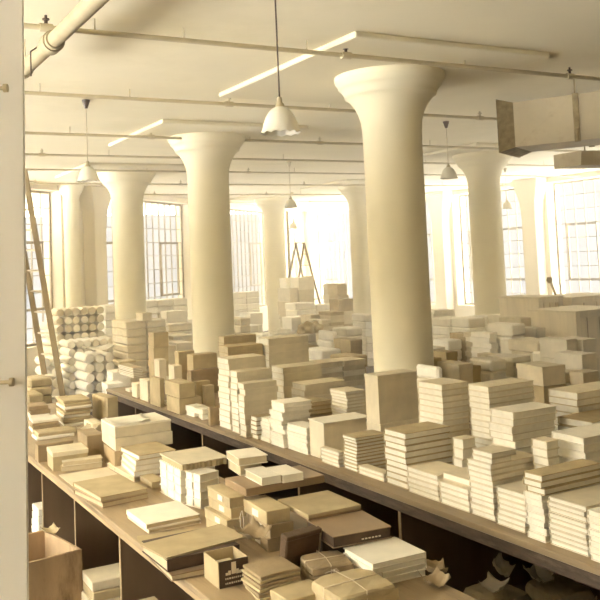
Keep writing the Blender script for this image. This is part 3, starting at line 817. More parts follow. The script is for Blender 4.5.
# leaning leather case
A = at(284, 575, z=ZT+.005); t = empty('leather_case', A, .25); t.rotation_euler = (.22, 0, .12); tag(t, 'dark leather case leaning back among the parcels', 'case')
W, T, h_ = .21, .06, .19
MB().box(0, 0, 0, W, T, h_).build('case_body', M['leather'], t, bevel=.008)
MB().box(-.004, -.004, h_-.02, W+.004, T*.5, h_+.004).build('case_flap', M['leather'], t, bevel=.004)
MB().box(W+.001, .008, .01, W+.012, T-.008, h_-.01).build('page_block', M['pagestan'], t)
# fanned sheaf of folded sheets
for i in range(6):
    A = at(259, 603-i*.4, z=ZT+.0); q = A+Vector((.004*i, .003*i, .001+i*.0165))
    w, l = .21, .20
    s_ = MB(); n_ = 8
    vs = []; 
    for k_ in range(n_+1):
        x = w*k_/n_; droop = .010*math.sin(math.pi*k_/n_)+(.0 if k_ < n_ else 0)
        vs += [(x, 0, droop*.5), (x, l, droop*.5), (x, l, droop*.5+.013), (x, 0, droop*.5+.013)]
    f_ = [(3, 2, 1, 0)]+[(k_*4+j, k_*4+(j+1) % 4, k_*4+4+(j+1) % 4, k_*4+4+j) for k_ in range(n_) for j in range(4)]+[tuple(n_*4+j for j in range(4))]
    o = s_.add(vs, f_).build('folded_sheets', M['kraft' if i % 2 else 'tan'], None, bevel=.002, loc=q, rz=-.10+i*.02+random.uniform(-.06, .06))
    tag(o, 'folded sheet section in the fanned sheaf by the open carton, %s' % nth(5-i), 'folded sheets', 'fanned sheaf of folded sheets')
# curled paper on the recess boxes
def paper(name, q, w, l, rz, label, mt='cream', curl=.03, seed=1, rx=0):
    r_ = random.Random(seed); n_ = 9; vs = []
    for i in range(n_):
        for j in range(n_):
            u, v = i/(n_-1), j/(n_-1)
            z_ = curl*((u-.5)**2*3+(v-.3)**2)+curl*.5*r_.uniform(0, 1)*(abs(u-.5)+abs(v-.5))
            vs.append((u*w, v*l, z_))
    f_ = [(i*n_+j, (i+1)*n_+j, (i+1)*n_+j+1, i*n_+j+1) for i in range(n_-1) for j in range(n_-1)]
    o = MB().add(vs, f_, 0, True).build(name, M[mt], None, loc=q, rz=rz); o.rotation_euler.x = rx
    o.modifiers.new('s', 'SOLIDIFY').thickness = .0012
    return tag(o, label, 'paper')
paper('curled_paper', at(250, 545, z=zt-.11), .16, .14, .3, 'curled brown paper poking out below the wide lid', 'kraft', .05, 3)
# back of the left table
z = ZT
A, a, W, Ln, z = box_px((115, 471), (104, 462), 131, 451.5, 'kraft', 'brown box under the two big pale cartons')
A, a, W, Ln, z = box_px((115.5, 451.5), (102, 441), 173, 438.5, 'cream', 'big pale carton, lower of two stacked behind the books', z0=z+.001)
A, a, W, Ln, z = box_px((115, 438.2), (101, 430), 171.5, 426.5, 'cream', 'big pale carton, upper of two stacked, paper hanging off its end', z0=z+.001, lid=.015, lidm='white')
q = A+Vector((-.006, .02, T*0)); o = paper('loose_sheet', Vector((A.x-.012, A.y+.02, z+.001)), .30, .22, a, 'white loose sheet draped over the upper big carton', 'white', .02, 5)
g3 = 'books piled in front of the big cartons'
z = B((152, 489), (134.5, 478), 165, 482.5, 'tan', 'flat book nearest the wrapped block in the middle pile', spine='y')
z = B((134, 482), (107, 467), 147, 477.5, 'cream', 'open-edged flat book lying along the middle pile')
A, a, Ln, W = slab_xy((134.5, 477.5), (119, 464), 166, z)
_, _, _, _, z = stack_at(A+Vector((0, 0, .001)), a, W, Ln, height(A, 461), 3, 'middle pile before the big cartons', cov='cream', group=g3)
A, a, Ln, W = slab_xy((138, 460.5), (121.5, 451), 176, z)
_, _, _, _, z = stack_at(A, a+.05, W, Ln, .035, 1, 'middle pile with a warped cover', cov='tan', group=g3)
# sheaves at the far left end of the packing table
def sheaf(near, left, rx, ty, n, word, z0=ZT, mt='cream', jit=.012, name='paper_bundle'):
    A, a, Ln, W = slab_xy(near, left, rx, z0); hh = height(A, ty); T = hh/n
    for i in range(n):
        o = MB().box(0, 0, 0, W, Ln, T-.001).build(name, M[mt if i % 3 else 'white'], None, bevel=min(.006, T*.3), loc=A+Vector((random.uniform(-jit, jit), random.uniform(-jit, jit), i*T+.0005)), rz=a+random.uniform(-.04, .04))
        tag(o, 'tan paper bundle, %s in the %s' % (nth(n-1-i), word), 'paper bundle', word)
    return A.z+hh
sheaf((65, 427), (57.5, 421), 92, 401.5, 9, 'ragged tall pile at the table far end', mt='tan', jit=.018)
z = sheaf((33, 433), (28.5, 429), 60, 421, 4, 'thick pile by the table edge', mt='kraft')
sheaf((38, 441), (33, 437), 76, 434, 2, 'flat crumpled pile before the thick one', mt='tan', jit=.02)
sheaf((30, 420), (27, 416), 50, 407, 3, 'slab pile by the ladder foot', mt='kraft')
box_px((108, 422), (92.5, 417), 118.5, 398, 'tan', 'plain box at the far end of the packing table', )
A, a, W, Ln, z = box_px((93, 433), (84, 428), 104, 424, 'cream', 'low pale carton under folded newspaper, behind the big cartons')
for i in (2,): paper('newspaper', at(72+i*9, 436-i*2, z=ZT+.038), .2, .14, .4*i, 'crumpled folded newspaper on the far boxes, '+['by the left edge', 'over the brown box', 'beside the pale carton', 'nearest the big cartons'][i], 'cream', .03, 20+i)
# large sheets of board lying on the table
MB().box(0, 0, 0, .37, .52, .004).build('flat_board', M['cream'], None, loc=(LX0+.03, 6.2, ZT+.0005), rz=-.0)
tag(bpy.data.objects['flat_board'], 'large thin sheet lying on the table behind the front volumes', 'board')
# crate standing in the gap at lower left
c1 = at(82, 549, z=.56); c2 = at(46, 529, z=.56)
dy = Vector((c2.x-c1.x, c2.y-c1.y, 0)); ac = math.atan2(dy.y, dy.x)-math.pi/2; Lc = dy.length
pass
Wc = .52; exc = Vector((math.cos(ac), math.sin(ac), 0)); oc = Vector((c1.x, c1.y, 0))-exc*Wc
t = empty('wooden_crate', oc, ac); tag(t, 'rough empty wooden crate beside the legs of the packing table', 'crate'); th = .02
for nm, b_ in (('side_board', (0, 0, 0, Wc, th, .56)), ('side_board', (0, Lc-th, 0, Wc, Lc, .56)), ('end_board', (0, th, 0, th, Lc-th, .56)), ('end_board', (Wc-th, th, 0, Wc, Lc-th, .56)), ('bottom_board', (th, th, 0, Wc-th, Lc-th, .02))):
    MB().box(*b_).build(nm, M['crate'], t, bevel=.003)
paper('paper_scrap', oc+exc*(Wc-.13)+Vector((0, Lc*.72, .561)), .10, .12, ac, 'crumpled paper scrap on the rim of the wooden crate', 'tan', .03, 9)
# signature pile under the table
A = at(92, 583, z=.42); A.z = 0
for i in range(7):
    o = MB().box(0, 0, 0, .34, .26, .058).build('paper_bundle', M['tan' if i % 2 else 'cream'], None, bevel=.006, loc=(A.x+random.uniform(-.01, .01), A.y+random.uniform(-.01, .01), i*.06+.0005), rz=random.uniform(-.03, .03))
    tag(o, 'paper bundle under the packing table beside the crate, %s' % nth(6-i), 'paper bundle', 'bundles under the packing table')
MB().box(0, 0, 0, .2, .12, .34).build('carton', M['tan'], None, bevel=.003, loc=(A.x+.12, A.y-.34, 0)); tag(bpy.context.scene.collection.objects[-1] if False else [o for o in bpy.data.objects if o.name.startswith('carton') and not o.get('label') and o.parent is None][-1], 'tan carton on the floor under the packing table', 'box')
# torn parcels on the floor under the right table
A = at(500, 598, z=.30); 
for i, (dx, dy_, r_) in enumerate(((0, 0, .1), (.33, -.12, -.15))):
    q = Vector((A.x+dx, A.y+dy_, 0)); parcel(q, r_, .30, .34, .27, ['torn paper parcel on the dark floor, with raised wrapper ends', 'second torn paper parcel on the dark floor, further right'][i], mt='tan', strings=False, sag=.012)
for i, (x, y, w, rz, rx) in enumerate(((505, 583, .16, .6, .5), (512, 586, .14, 1.9, -.4), (536, 588, .2, .2, .3), (548, 586, .13, 1.2, .9))):
    paper('torn_wrapper', at(x, y, z=.31+.02*(i % 2)), w, .12, rz, 'torn piece of wrapping paper on the floor parcels, '+['pointing up leftmost', 'folded in the middle', 'broad flat one', 'upright at the right', 'small leftmost corner'][i], 'cream', .06, 40+i, rx)
for i, (x, y) in enumerate(((431, 592), (449, 578))):
    paper('crumpled_paper', at(x, y, z=.806), .12, .10, i*1.1, 'crumpled paper strip beside the near book pile, '+['against the books', 'pointing to the aisle', 'nearest the camera'][i], 'kraft', .045, 60+i, 0)

A = at(40, 530, X=1.72); zt_ = at(38, 506, X=1.72).z
for i in range(5):
    o = MB().box(0, 0, 0, .3, .24, zt_/5-.002).build('paper_bundle', M['white'], None, bevel=.006, loc=(1.69+random.uniform(-.01, .01), A.y-.05, i*zt_/5+.0005), rz=random.uniform(-.02, .02))
    tag(o, 'white paper bundle behind the wooden crate under the table, %s' % nth(4-i), 'paper bundle', 'bundles behind the wooden crate')
# ------------------------------------------------------------------ ladders
fl = at(50, 393, z=0) if False else at(49, 393, d=14.6); fl.z = 0
def ladder_lean():
    d = 13.8
    b1, b2 = at(48, 396, d=d), at(63, 398, d=d-.1); 
    k1, k2 = at(10.5, 170, d=d+.6), at(24.5, 170, d=d+.5)
    zf = min(b1.z, b2.z)
    # extend the rails to the floor
    def ext(a, b): 
        v = (b-a)/(b.z-a.z); return a+v*(0-a.z)
    b1, b2 = ext(b1, k1), ext(b2, k2)
    t = empty('leaning_ladder', (b1+b2)/2); O_ = (b1+b2)/2
    sd = (b2-b1); 
    for a, b in ((b1, k1), (b2, k2)): MB().bar(a-O_, b-O_, .085, .035, up=CW).build('side_rail', M['ladder'], t)
    n = 12
    for i in range(1, n):
        u = i/n; MB().tube([b1.lerp(k1, u)-O_, b2.lerp(k2, u)-O_], .017, 8).build('rung', M['palewood'], t)
    tag(t, 'tall wooden ladder leaning at the far left, by the roll piles', 'ladder')
ladder_lean()
d = 24.0
P_ = lambda x, y, dd: at(x, y, d=dd)
def toz(a, b): v = (b-a)/(b.z-a.z); return a+v*(.001-a.z)
t = empty('stepladder', (0, 0, 0)); O_ = P_(300, 300, d); O_.z = 0; t.location = O_
f1, f2 = toz(P_(304, 243, d), P_(313.5, 279, d-.3)), toz(P_(296, 243, d), P_(303, 279, d-.3))
g1, g2 = toz(P_(303, 243, d), P_(298, 279, d+.2)), toz(P_(296, 243, d), P_(289, 277, d+.2))
tp1, tp2 = P_(304, 243, d), P_(296, 243, d)
for a, b, nm in ((f1, tp1, 'front_rail'), (f2, tp2, 'front_rail'), (g1, tp1, 'rear_leg'), (g2, tp2, 'rear_leg')):
    MB().bar(a-O_, b-O_, .055, .03, up=CW).build(nm, M['ladder'], t)
for i in range(1, 9):
    u = i/9; MB().bar(f1.lerp(tp1, u)-O_, f2.lerp(tp2, u)-O_, .06, .02).build('step', M['ladder'], t)
MB().bar(tp1-O_+(tp1-tp2)*.1, tp2-O_-(tp1-tp2)*.1, .12, .03).build('top_cap', M['ladder'], t)
tag(t, 'tall wooden stepladder standing open far back by the windows', 'ladder')
# large wooden crates by the right-hand windows
def big_crate(x0, x1, yt, d, label, dep=.9):
    A = at(x0, yt, d=d); z1 = A.z; W = (x1-x0)/F*d*1.08; t = empty('packing_crate', (A.x, A.y, 0)); tag(t, label, 'crate')
    MB().box(.02, .02, 0, W-.02, dep-.02, z1-.02).build('crate_boards', M['palewood'], t)
    for b_ in ((0, -.01, 0, .09, .02, z1), (W-.09, -.01, 0, W, .02, z1), (.09, -.01, 0, W-.09, .02, .09), (.09, -.01, z1-.09, W-.09, .02, z1)):
        MB().box(*b_).build('frame_batten', M['palewood'], t, bevel=.003)
    for x in (.25, .5, .75): MB().box(W*x-.003, .012, .09, W*x+.003, .0205, z1-.09).build('board_joint', M['fascia'], t)
    MB().box(-.01, -.02, z1-.019, W+.01, dep, z1+.01).build('crate_top', M['palewood'], t)
big_crate(538, 569, 298, 13.2, 'tall framed wooden crate standing below the right-hand windows')
big_crate(571, 640, 298, 13.6, 'long pale wooden crate behind, continuing past the framed one')
big_crate(575, 640, 312, 12.0, 'lower pale wooden crate in front of the long one')
A = at(556, 296, d=13.1); t = empty('paint_paddle', A); 
MB().tube([(0, 0, 0), (-.10, 0, .2)], .02, 8).build('handle', M['palewood'], t)
MB().tube([(-.10, 0, .19), (-.115, 0, .23), (-.12, 0, .27)], [.03, .05, .03], 12).build('blade', M['tan'], t)
t.location.z += .02
tag(t, 'blurred paddle-shaped brush standing up behind the framed crate', 'brush')
# ------------------------------------------------------------------ piles in the depth of the room
PKG = {}; FPTOP = {}
def package(kind, W, Ln, T, mt):
    k_ = (kind, round(W, 2), round(Ln, 2), round(T, 2), mt)
    if k_ in PKG: return PKG[k_]
    if kind == 'paper_package':
        me = MB().box(0, 0, 0, W, Ln, T).mesh(kind, M[mt], bevel=min(.02, T*.2))
    elif kind == 'carton':
        me = MB().box(0, 0, 0, W, Ln, T-.01).box(-.004, -.004, T*.72, W+.004, Ln+.004, T).mesh(kind, M[mt])
    elif kind == 'paper_roll':   # lies along Y
        r = min(T, W)/2; me = MB().tube([(r, 0, r), (r, .012, r), (r, Ln-.012, r), (r, Ln, r)], [r*.93, r, r, r*.93], 16).mesh(kind, M[mt])
    else:  # book
        me = MB().box(0, 0, 0, W, Ln, T*.14).box(0, 0, T*.86, W, Ln, T).box(.006, .006, T*.14, W-.006, Ln-.006, T*.86, 0).mesh(kind, M[mt])
    PKG[k_] = me; return me
CATS = {'paper_package': 'package', 'carton': 'box', 'paper_roll': 'roll', 'book': 'book'}
HUE = {'white': 'white', 'cream': 'pale', 'tan': 'tan', 'kraft': 'brown'}
SIZES = []
def layer(i, n): return 'top layer' if i == n-1 else ('bottom layer' if i == 0 else ORD[min(19, n-1-i)]+' layer down')
def pile(x0, x1, yt, d, kind, desc, u=None, mt='tan', z0=0, depth=.5, rz=None, zend=None, gap=.008, jit=.012, cols=None, rows=None, yb=None, miss=0, yb_of=None):
    """block of packages whose near face spans pixels x0..x1 at depth d, top at pixel row yt"""
    ux, uz = {'paper_package': (.42, .16), 'carton': (.45, .30), 'paper_roll': (.17, .17), 'book': (.40, .07)}[kind] if u is None else u
    if kind == 'paper_roll': ux = uz
    a = (random.uniform(-.08, .08) if rz is None else rz)
    rows0, cols0, zb0 = rows, cols, z0
    for dd_, dp in [(k_, f_) for f_ in (1, .7, .45, .3) for k_ in (0, -.1, .1, -.25, .25, -.4, .4, -.6, .6, -.9, .9, -1.3, 1.3)]:
        D_ = d+dd_; z0 = zb0
        if z0 > .5 and abs(dd_) > .3: continue
        A = at(x0, yt, d=D_); B_ = at(x1, yt, d=D_)
        zt_ = (A.z+B_.z)/2
        if yb: z0 = at((x0+x1)/2, yb, d=D_).z
        W = (x1-x0)/F*D_*1.03; dpt = depth*dp
        q_ = quad(A, a, W, dpt, .02)
        if min((Vector((v.x, v.y, 0))-LW0).dot(LN) for v in q_) < .38 or max(v.x for v in q_) > XR-.35: continue
        if not clash(q_, z0, zt_): break
    else: return 0
    if yb: z0 = FPTOP.get(yb_of, z0)
    take(A, a, W, dpt, z0, zt_); FPTOP[desc] = zt_+.003; depth = dpt
    cols = cols0 or max(1, round(W/ux)); hh = zt_-z0
    rows = rows0 or max(1, round(hh/uz)); cw, rh = W/cols, hh/rows
    if kind == 'paper_roll': rows = max(1, int(hh/(cw*1.0)+.5)); rh = hh/rows
    ex = Vector((math.cos(a), math.sin(a), 0)); O_ = Vector((A.x, A.y, z0))
    hid = 0
    for j in range(rows):
        for i in range(cols):
            if miss and j == rows-1 and random.random() < miss: continue
            q = O_+ex*(i*cw)+Vector(((random.uniform(-jit, jit) if cols == 1 else 0), random.uniform(-jit, jit), j*rh+.0005))
            zc_ = q.z+rh
            mt_ = {'white': 'bright', 'cream': 'white', 'tan': 'cream', 'kraft': 'tan'}[mt] if d > 9.5 else mt  # far piles go one step paler, hazy brightness put into the colour
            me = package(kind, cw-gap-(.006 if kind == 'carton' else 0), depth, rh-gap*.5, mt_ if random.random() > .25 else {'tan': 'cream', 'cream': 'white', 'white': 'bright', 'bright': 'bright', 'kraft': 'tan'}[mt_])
            # what stands wholly behind the long tables is never seen
            c = pix(q+Vector((cw/2, 0, rh)))
            if c[0] < 18 or c[0] > 640: continue
            edge_y = 390 if c[0] < 105 else min(600, 396+.362*(c[0]-120)-(45 if c[0] > 215 else 20))
            if c[1] > edge_y+25: continue
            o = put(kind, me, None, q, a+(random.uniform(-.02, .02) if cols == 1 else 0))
            hue = HUE[me.materials[0].name] if False else HUE[mt]
            tag(o, '%s, %s of the %s' % ({'paper_package': 'wrapped package', 'carton': 'carton', 'paper_roll': 'round paper roll', 'book': 'flat book'}[kind], layer(j, rows), desc), CATS[kind], desc)
    return zt_
for x0_, y0_, x1_, y1_ in ((LX0, 2.4, LX1, 10.35), (RX0, 2.0, RX1, 11.1)): FP.append(([Vector((x0_, y0_)), Vector((x1_, y0_)), Vector((x1_, y1_)), Vector((x0_, y1_))], 0, 1.0))
_wt = ([Vector((5.0, 2.2)), Vector((7.1, 2.2)), Vector((7.1, 6.3)), Vector((5.0, 6.3))], 0, ZT)
FP.append(_wt)
for o_ in [o for o in bpy.data.objects if o.parent is None and o.name.startswith(('stepladder', 'leaning_ladder', 'packing_crate'))]:
    bpy.context.view_layer.update()
    vs_ = [c_.matrix_world @ Vector(v_) for c_ in o_.children for v_ in c_.bound_box if (c_.matrix_world @ Vector(v_)).z < 5]
    X0, X1, Y0, Y1 = min(v.x for v in vs_), max(v.x for v in vs_), min(v.y for v in vs_), max(v.y for v in vs_)
    if o_.name.startswith('leaning'): X1 = min(v.x for v in vs_)+.9; X0 = X1-.9
    FP.append(([Vector((X0, Y0)), Vector((X1, Y0)), Vector((X1, Y1)), Vector((X0, Y1))], 0, max(v.z for v in vs_) if not o_.name.startswith('leaning') else 1.2))
# rolls and packages left of the second column
pile(41, 60, 357, 14.6, 'paper_roll', 'roll pile behind the ladder', u=(.17, .17), mt='tan', depth=.6)
pile(52, 97, 322, 16.8, 'paper_roll', 'high roll pile behind the brick-like one', u=(.17, .15), mt='tan', depth=.8, miss=.3)
pile(56, 103, 307.5, 16.9, 'paper_roll', 'furthest roll pile under the left windows', u=(.15, .15), mt='tan', depth=.8, miss=.3)
pile(68, 115, 340, 15.2, 'paper_roll', 'wide roll pile right of the ladder', u=(.16, .145), mt='cream', depth=.9, rz=0)
pile(85, 115, 354, 14.2, 'paper_roll', 'front roll pile covered with loose paper', u=(.155, .145), mt='cream', depth=.7, rz=0)
paper('loose_cover', at(86, 352, d=14.1), .5, .35, 0, 'crumpled white cover sheet thrown over the front roll pile', 'white', .06, 77)
pile(112, 131, 372, 13.6, 'book', 'low white pile before the front rolls', mt='white', depth=.4, u=(.4, .06))
pile(108, 125, 384, 12.9, 'book', 'lowest white pile by the table end', mt='white', depth=.35, u=(.4, .06))
pile(126, 168, 321, 14.4, 'paper_package', 'big brick-like pile left of the second column', mt='tan', u=(.40, .125), depth=.8, rz=0, jit=.008)
pile(142, 152, 313, 14.5, 'carton', 'single carton crowning the brick-like pile', mt='tan', yb=321, depth=.3, yb_of='big brick-like pile left of the second column')
pile(104, 122, 305, 19.5, 'paper_package', 'pale pile against the third column', mt='cream', depth=.5)
pile(30, 56, 318, 16.4, 'paper_package', 'pale pile behind the ladder rails', mt='white', depth=.5)
pile(28, 44, 395, 12.0, 'paper_package', 'dark pile at the ladder foot', mt='kraft', depth=.5, u=(.35, .12))
pile(30, 52, 379, 12.6, 'paper_package', 'stepped pile at the ladder foot', mt='kraft', depth=.5, u=(.35, .12))
# far stuff between the columns
far = [
 (143, 190, 300, 20.5, 'paper_package', 'long low row under the third window', 'white'), (146, 188, 312, 18.5, 'carton', 'row of pale boxes before the third window', 'white'),
 (168, 194, 324, 16.5, 'paper_package', 'pale pile left behind the second column', 'cream'), (172, 194, 336, 15, 'book', 'flat stacked pile beside the second column', 'cream'),
 (176, 192, 343, 14, 'carton', 'boxes low beside the second column', 'tan'), (166, 178, 346, 14.2, 'carton', 'dark boxes right of the brick-like pile', 'tan'),
 (233, 262, 292, 24.0, 'paper_package', 'furthest row under the fourth window', 'white'), (234, 250, 305, 22.0, 'carton', 'pale boxes under the fourth window', 'white'),
 (250, 264, 313, 20.5, 'carton', 'boxes left of the back column', 'white'), (236, 262, 326, 18.5, 'paper_package', 'white pile in front of the back column', 'white'),
 (240, 252, 318, 17.5, 'paper_package', 'dark bundle pile above the far tower', 'tan'), (262, 292, 334, 16.2, 'paper_package', 'lumpy white pile before the back column', 'white'),
 (286, 300, 278, 22.0, 'carton', 'tall pale pile left under the stepladder', 'white'), (290, 299, 288, 21.2, 'carton', 'dark boxes under the stepladder', 'tan'),
 (299, 316, 277, 21.8, 'carton', 'tall pale pile right under the stepladder', 'cream'), (296, 318, 303, 20.5, 'paper_package', 'pale row low under the stepladder', 'white'),
 (317, 335, 298, 21.0, 'paper_package', 'pale pile between stepladder and dark boxes', 'white'), (332, 338.5, 284, 22.2, 'carton', 'upright pale cartons above the dark boxes', 'cream'), (338, 349, 283.5, 21.6, 'carton', 'dark faced cartons above the dark boxes', 'tan'),
 (338, 356, 299, 19.5, 'carton', 'dark boxes right of the stepladder', 'kraft'), (330, 346, 312, 18.0, 'book', 'brown flat pile before the dark boxes', 'kraft'),
 (292, 312, 317, 18.4, 'carton', 'pale boxes before the stepladder', 'white'), (311, 322, 315, 18.2, 'carton', 'tan boxes before the stepladder', 'tan'),
 (322, 331, 320, 16.8, 'book', 'flat stack right of the cloth heap', 'tan'), (331, 337, 322, 14.6, 'paper_package', 'narrow white tower beside the tan cartons', 'white'),
 (336, 350, 337, 14.4, 'carton', 'tan cartons beside the narrow white tower', 'tan'), (350, 364, 340, 14.0, 'carton', 'brown cartons beside the big column', 'kraft'),
 (345, 366, 328, 15.5, 'paper_package', 'rumpled pale pile above the brown cartons', 'cream'), (364, 373, 307, 18.5, 'paper_package', 'slim pale pile touching the big column', 'cream'),
 (306, 322, 346, 14.0, 'paper_package', 'brown flat row behind the highest block', 'kraft'), (322, 345, 350, 13.0, 'paper_package', 'white row behind the wide flat stack', 'white'), (320, 372, 362, 11.0, 'book', 'long tan slabs behind the tall closed carton', 'tan'), (350, 372, 356, 11.5, 'paper_package', 'brown lumps behind the tall closed carton', 'kraft'),
 (433, 458, 310, 16.0, 'book', 'pale pile right of the big column, under the window', 'cream'), (447, 470, 318, 15.0, 'paper_package', 'pale mixed pile by the fourth column', 'cream'),
 (436, 446, 347, 12.0, 'carton', 'dark boxes right of the big column', 'tan'), (448, 466, 340, 12.6, 'paper_package', 'white rumpled pile by the fourth column', 'white'),
 (468, 490, 318, 14.0, 'paper_package', 'white pile by the fourth column', 'white'), (487, 505, 316, 14.6, 'carton', 'pale cartons right of the fourth column', 'cream'), (508, 522, 315, 14.2, 'carton', 'pale cartons under the narrow window', 'cream'), (520, 536, 318, 13.4, 'carton', 'tan cartons under the narrow window', 'tan'),
 (468, 481, 334, 12.8, 'carton', 'brown cartons left of the grey flat stacks', 'kraft'), (481, 496, 333, 12.4, 'book', 'grey flat stack, left', 'tan'), (489, 499, 333, 12.2, 'book', 'white edged flat stack in the middle', 'white'), (497, 521, 329, 12.0, 'book', 'dark flat stack in front of the pale cartons', 'tan'),
 (511, 531, 324, 13.2, 'paper_package', 'white block behind the dark flat stack', 'white'), (520, 541, 341, 11.6, 'carton', 'pale low cartons before the crates', 'cream'), (538, 566, 341, 11.6, 'paper_package', 'tan row before the crates', 'tan'),
 (535, 548, 328, 12.2, 'carton', 'small pale cartons leaning on the crates', 'cream')]
for x0, x1, yt, d, kind, desc, mt in far:
    pile(x0, x1, yt, d, kind, desc, mt=mt, depth=random.uniform(.35, .6), jit=.02, miss=.12)
# crumpled cloth heaps
def heap(px, py, d, w, hgt, label, mt, seed):
    A = at(px, py, d=d); r_ = random.Random(seed); bm = bmesh.new()
    bmesh.ops.create_icosphere(bm, subdivisions=4, radius=1)
    ph = [(Vector((r_.uniform(-1, 1), r_.uniform(-1, 1), r_.uniform(-1, 1))).normalized(), r_.uniform(3, 7), r_.uniform(0, 6)) for _ in range(9)]
    for v in bm.verts:
        n = v.co.normalized(); k_ = 1+sum(.06*math.sin(f_*n.dot(p_)*2+o_) for p_, f_, o_ in ph)
        v.co = Vector((n.x*w*k_, n.y*w*.8*k_, max(-.02, n.z*hgt*k_)))
    me = bpy.data.meshes.new('cloth_heap'); bm.to_mesh(me); bm.free(); me.materials.append(M[mt])
    for p_ in me.polygons: p_.use_smooth = True
    tag(put('cloth_heap', me, None, A+Vector((0, -.1, .05))), label, 'cloth')
heap(308, 334, 15.6, .25, .17, 'crumpled tan cloth heap on the packages before the back column', 'tan', 3)
pile(298, 320, 334, 15.6, 'paper_package', 'pile carrying the crumpled cloth heap', mt='cream', depth=.5)
heap(279, 338, 15.2, .22, .1, 'low white sack heap left of the tan cloth', 'white', 5)
pile(270, 290, 338, 15.2, 'paper_package', 'pile carrying the white sack heap', mt='white', depth=.5)
# packages on the work table behind the column, right
WT = 'work table'
wt = [ (434, 444, 358, 8.2, 'carton', 'dark boxes behind the thin books', 'tan'), (437, 445, 367, 8.0, 'paper_package', 'white upright package behind the thin books', 'white'),
 (459, 476, 364, 8.3, 'carton', 'tan carton pair behind the tall back stack', 'cream'), (470, 484, 366, 8.2, 'carton', 'brown carton pair behind the tall back stack', 'tan'),
 (491, 512, 360, 8.4, 'paper_package', 'white package row behind the tall back stack', 'white'), (513, 540, 357, 8.2, 'book', 'pale square stack behind the tall back stack', 'cream'),
 (500, 512, 355, 9.2, 'carton', 'dark cartons beside the pale square stack', 'tan'), (542, 571, 366, 7.6, 'carton', 'large dark carton behind the dark fan-edged stack', 'tan'),
 (566, 582, 339, 8.8, 'carton', 'white carton standing high near the crates', 'white'), (583, 602, 339, 8.8, 'carton', 'white carton pair at the far right', 'white'), (554, 582, 353, 8.4, 'paper_package', 'white wide package row, upper right', 'white'), (582, 604, 354, 8.5, 'carton', 'pale boxes at the far right under the pair', 'white'),
 (571, 585, 371, 7.7, 'paper_package', 'white block right of the large dark carton', 'white'), (584, 606, 372, 7.7, 'carton', 'pale block at the far right', 'cream'), (446, 460, 352, 9.0, 'carton', 'plain boxes right of the column, mid height', 'tan')]
for x0, x1, yt, d, kind, desc, mt in wt:
    A = at((x0+x1)/2, yt, d=d)
    on = 5.0 < A.x < 6.8 and 2.2 < A.y < 6.1
    pass
    pile(x0, x1, yt, d, kind, desc, mt=mt, z0=ZT+.0005 if on else 0, depth=.35, jit=.008, u={'carton': (.3, .2), 'paper_package': (.25, .12), 'book': (.35, .05)}[kind])
# ------------------------------------------------------------------ COUNT BOOKS: keep the 300 that show largest, one object for the rest
bpy.context.view_layer.update(); dg = bpy.context.evaluated_depsgraph_get()
hits = {}
for iy in range(332, 600, 4):
    for ix in range(28, 600, 4):
        v = ray(ix, iy).normalized(); org = EYE+v*.3
        ok, _p, _n, _i, ob, _m = bpy.context.scene.ray_cast(dg, org, v)
        if ok:
            while ob.parent: ob = ob.parent
            hits[ob.name] = hits.get(ob.name, 0)+1
bk = sorted([o for o in bpy.data.objects if o.get('category') == 'book'], key=lambda o: -hits.get(o.name, 0))
rest = bk[300:]
pass
mb = MB(); mats_ = []; 
for o in rest:
    for q in [o]+list(o.children):
        mt_ = q.data.materials[0]
        if mt_ not in mats_: mats_.append(mt_)
        k_ = mats_.index(mt_); W_ = q.matrix_world
        mb.add([W_ @ v.co for v in q.data.vertices], [tuple(p.vertices) for p in q.data.polygons], k_)
dead = []
for o in rest:
    dead += list(o.children)+[o]
bpy.data.batch_remove(dead)
o = mb.build('stacked_books', mats_); o['kind'] = 'stuff'
tag(o, 'the many further books deep inside and behind the nearer stacks', 'books')
# ------------------------------------------------------------------ light
BAND, SKY, GROUND, SUNSIDE, HAZE = .48, 13.0, 27.0, 0.0, .020
w = bpy.data.worlds.new('sky'); bpy.context.scene.world = w; w.use_nodes = True
N = w.node_tree.nodes; L = w.node_tree.links; bg = N['Background']
# made-up outdoor light: strong ground lifts the ceiling, dim horizon keeps sash bars visible
tc = N.new('ShaderNodeTexCoord'); sp = N.new('ShaderNodeSeparateXYZ'); L.new(tc.outputs['Generated'], sp.inputs[0])
mr = N.new('ShaderNodeMapRange'); mr.interpolation_type = 'SMOOTHSTEP'; mr.inputs['From Min'].default_value = .10; mr.inputs['From Max'].default_value = .26
mr.inputs['To Min'].default_value = BAND; mr.inputs['To Max'].default_value = SKY; L.new(sp.outputs['Z'], mr.inputs['Value'])
mg = N.new('ShaderNodeMapRange'); mg.interpolation_type = 'SMOOTHSTEP'; mg.inputs['From Min'].default_value = -.10; mg.inputs['From Max'].default_value = -.28
mg.inputs['To Min'].default_value = 0; mg.inputs['To Max'].default_value = GROUND; L.new(sp.outputs['Z'], mg.inputs['Value'])
a0 = N.new('ShaderNodeMath'); a0.operation = 'ADD'; L.new(mg.outputs[0], a0.inputs[1])
dp = N.new('ShaderNodeVectorMath'); dp.operation = 'DOT_PRODUCT'; L.new(tc.outputs['Generated'], dp.inputs[0]); dp.inputs[1].default_value = Vector((-.95, .25, .2)).normalized()
m2 = N.new('ShaderNodeMapRange'); m2.interpolation_type = 'SMOOTHSTEP'; m2.inputs['From Min'].default_value = .35; m2.inputs['From Max'].default_value = .95; m2.inputs['To Min'].default_value = 0; m2.inputs['To Max'].default_value = SUNSIDE
L.new(dp.outputs['Value'], m2.inputs['Value'])
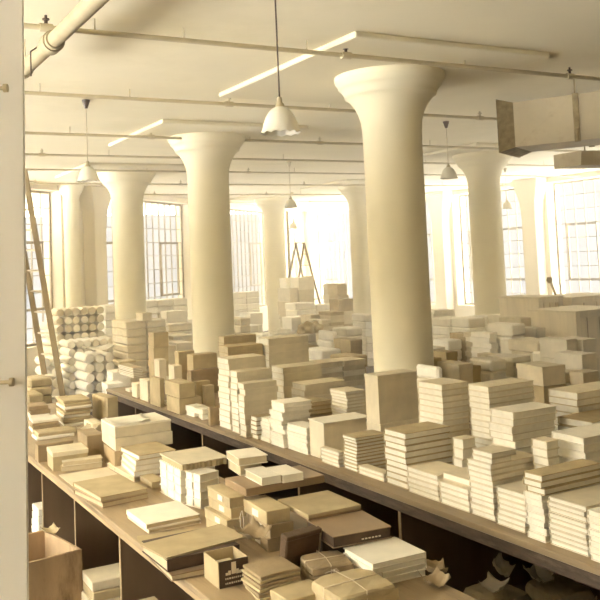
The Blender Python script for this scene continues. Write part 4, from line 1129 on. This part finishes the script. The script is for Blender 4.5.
ad = N.new('ShaderNodeMath'); ad.operation = 'ADD'; L.new(mr.outputs[0], a0.inputs[0]); L.new(a0.outputs[0], ad.inputs[0]); L.new(m2.outputs[0], ad.inputs[1])
d3 = N.new('ShaderNodeVectorMath'); d3.operation = 'DOT_PRODUCT'; L.new(tc.outputs['Generated'], d3.inputs[0]); d3.inputs[1].default_value = Vector((-1, -.35, 0)).normalized()
m3 = N.new('ShaderNodeMapRange'); m3.inputs['From Min'].default_value = -.4; m3.inputs['From Max'].default_value = .9; m3.inputs['To Min'].default_value = .30; m3.inputs['To Max'].default_value = 1.7
L.new(d3.outputs['Value'], m3.inputs['Value'])
# added dim band stays even all round; sky and ground boosted towards the left
sb = N.new('ShaderNodeMath'); sb.operation = 'SUBTRACT'; sb.inputs[1].default_value = BAND; L.new(ad.outputs[0], sb.inputs[0])
mm = N.new('ShaderNodeMath'); mm.operation = 'MULTIPLY_ADD'; L.new(sb.outputs[0], mm.inputs[0]); L.new(m3.outputs[0], mm.inputs[1]); mm.inputs[2].default_value = BAND
L.new(mm.outputs[0], bg.inputs['Strength']); bg.inputs['Color'].default_value = (1, .985, .96, 1)
w.cycles.sampling_method = 'MANUAL'; w.cycles.sample_map_resolution = 512
if HAZE:  # scattering volume added in place of lens halation over the far room
    hz = bpy.data.materials.new('halation haze'); hz.use_nodes = True; hn = hz.node_tree
    hn.nodes.remove(hn.nodes['Principled BSDF']); vs_ = hn.nodes.new('ShaderNodeVolumeScatter')
    vs_.inputs['Density'].default_value = HAZE; vs_.inputs['Color'].default_value = (1, 1, 1, 1); vs_.inputs['Anisotropy'].default_value = .25
    hn.links.new(vs_.outputs[0], hn.nodes['Material Output'].inputs['Volume'])
    p_ = [(2.7, 9.5), (4.9, 7.6), (8.0, 4.0), (XR-.02, 2.0), (XR-.02, cornerR.y-.1), (2.7, lw(2.7).y-.1)]
    hb = MB().prism(p_, .01, ZC-.005).build('halation_haze', hz); hb['kind'] = 'structure'
sc = bpy.context.scene
sc.view_settings.view_transform = 'Standard'; sc.view_settings.look = 'None'; sc.view_settings.exposure = 1.15; sc.view_settings.gamma = 1
sc.cycles.max_bounces = 10; sc.cycles.diffuse_bounces = 6; sc.cycles.transparent_max_bounces = 12
sc.cycles.use_denoising = True; sc.cycles.volume_bounces = 3
sc.cycles.sample_clamp_indirect = 10
pass
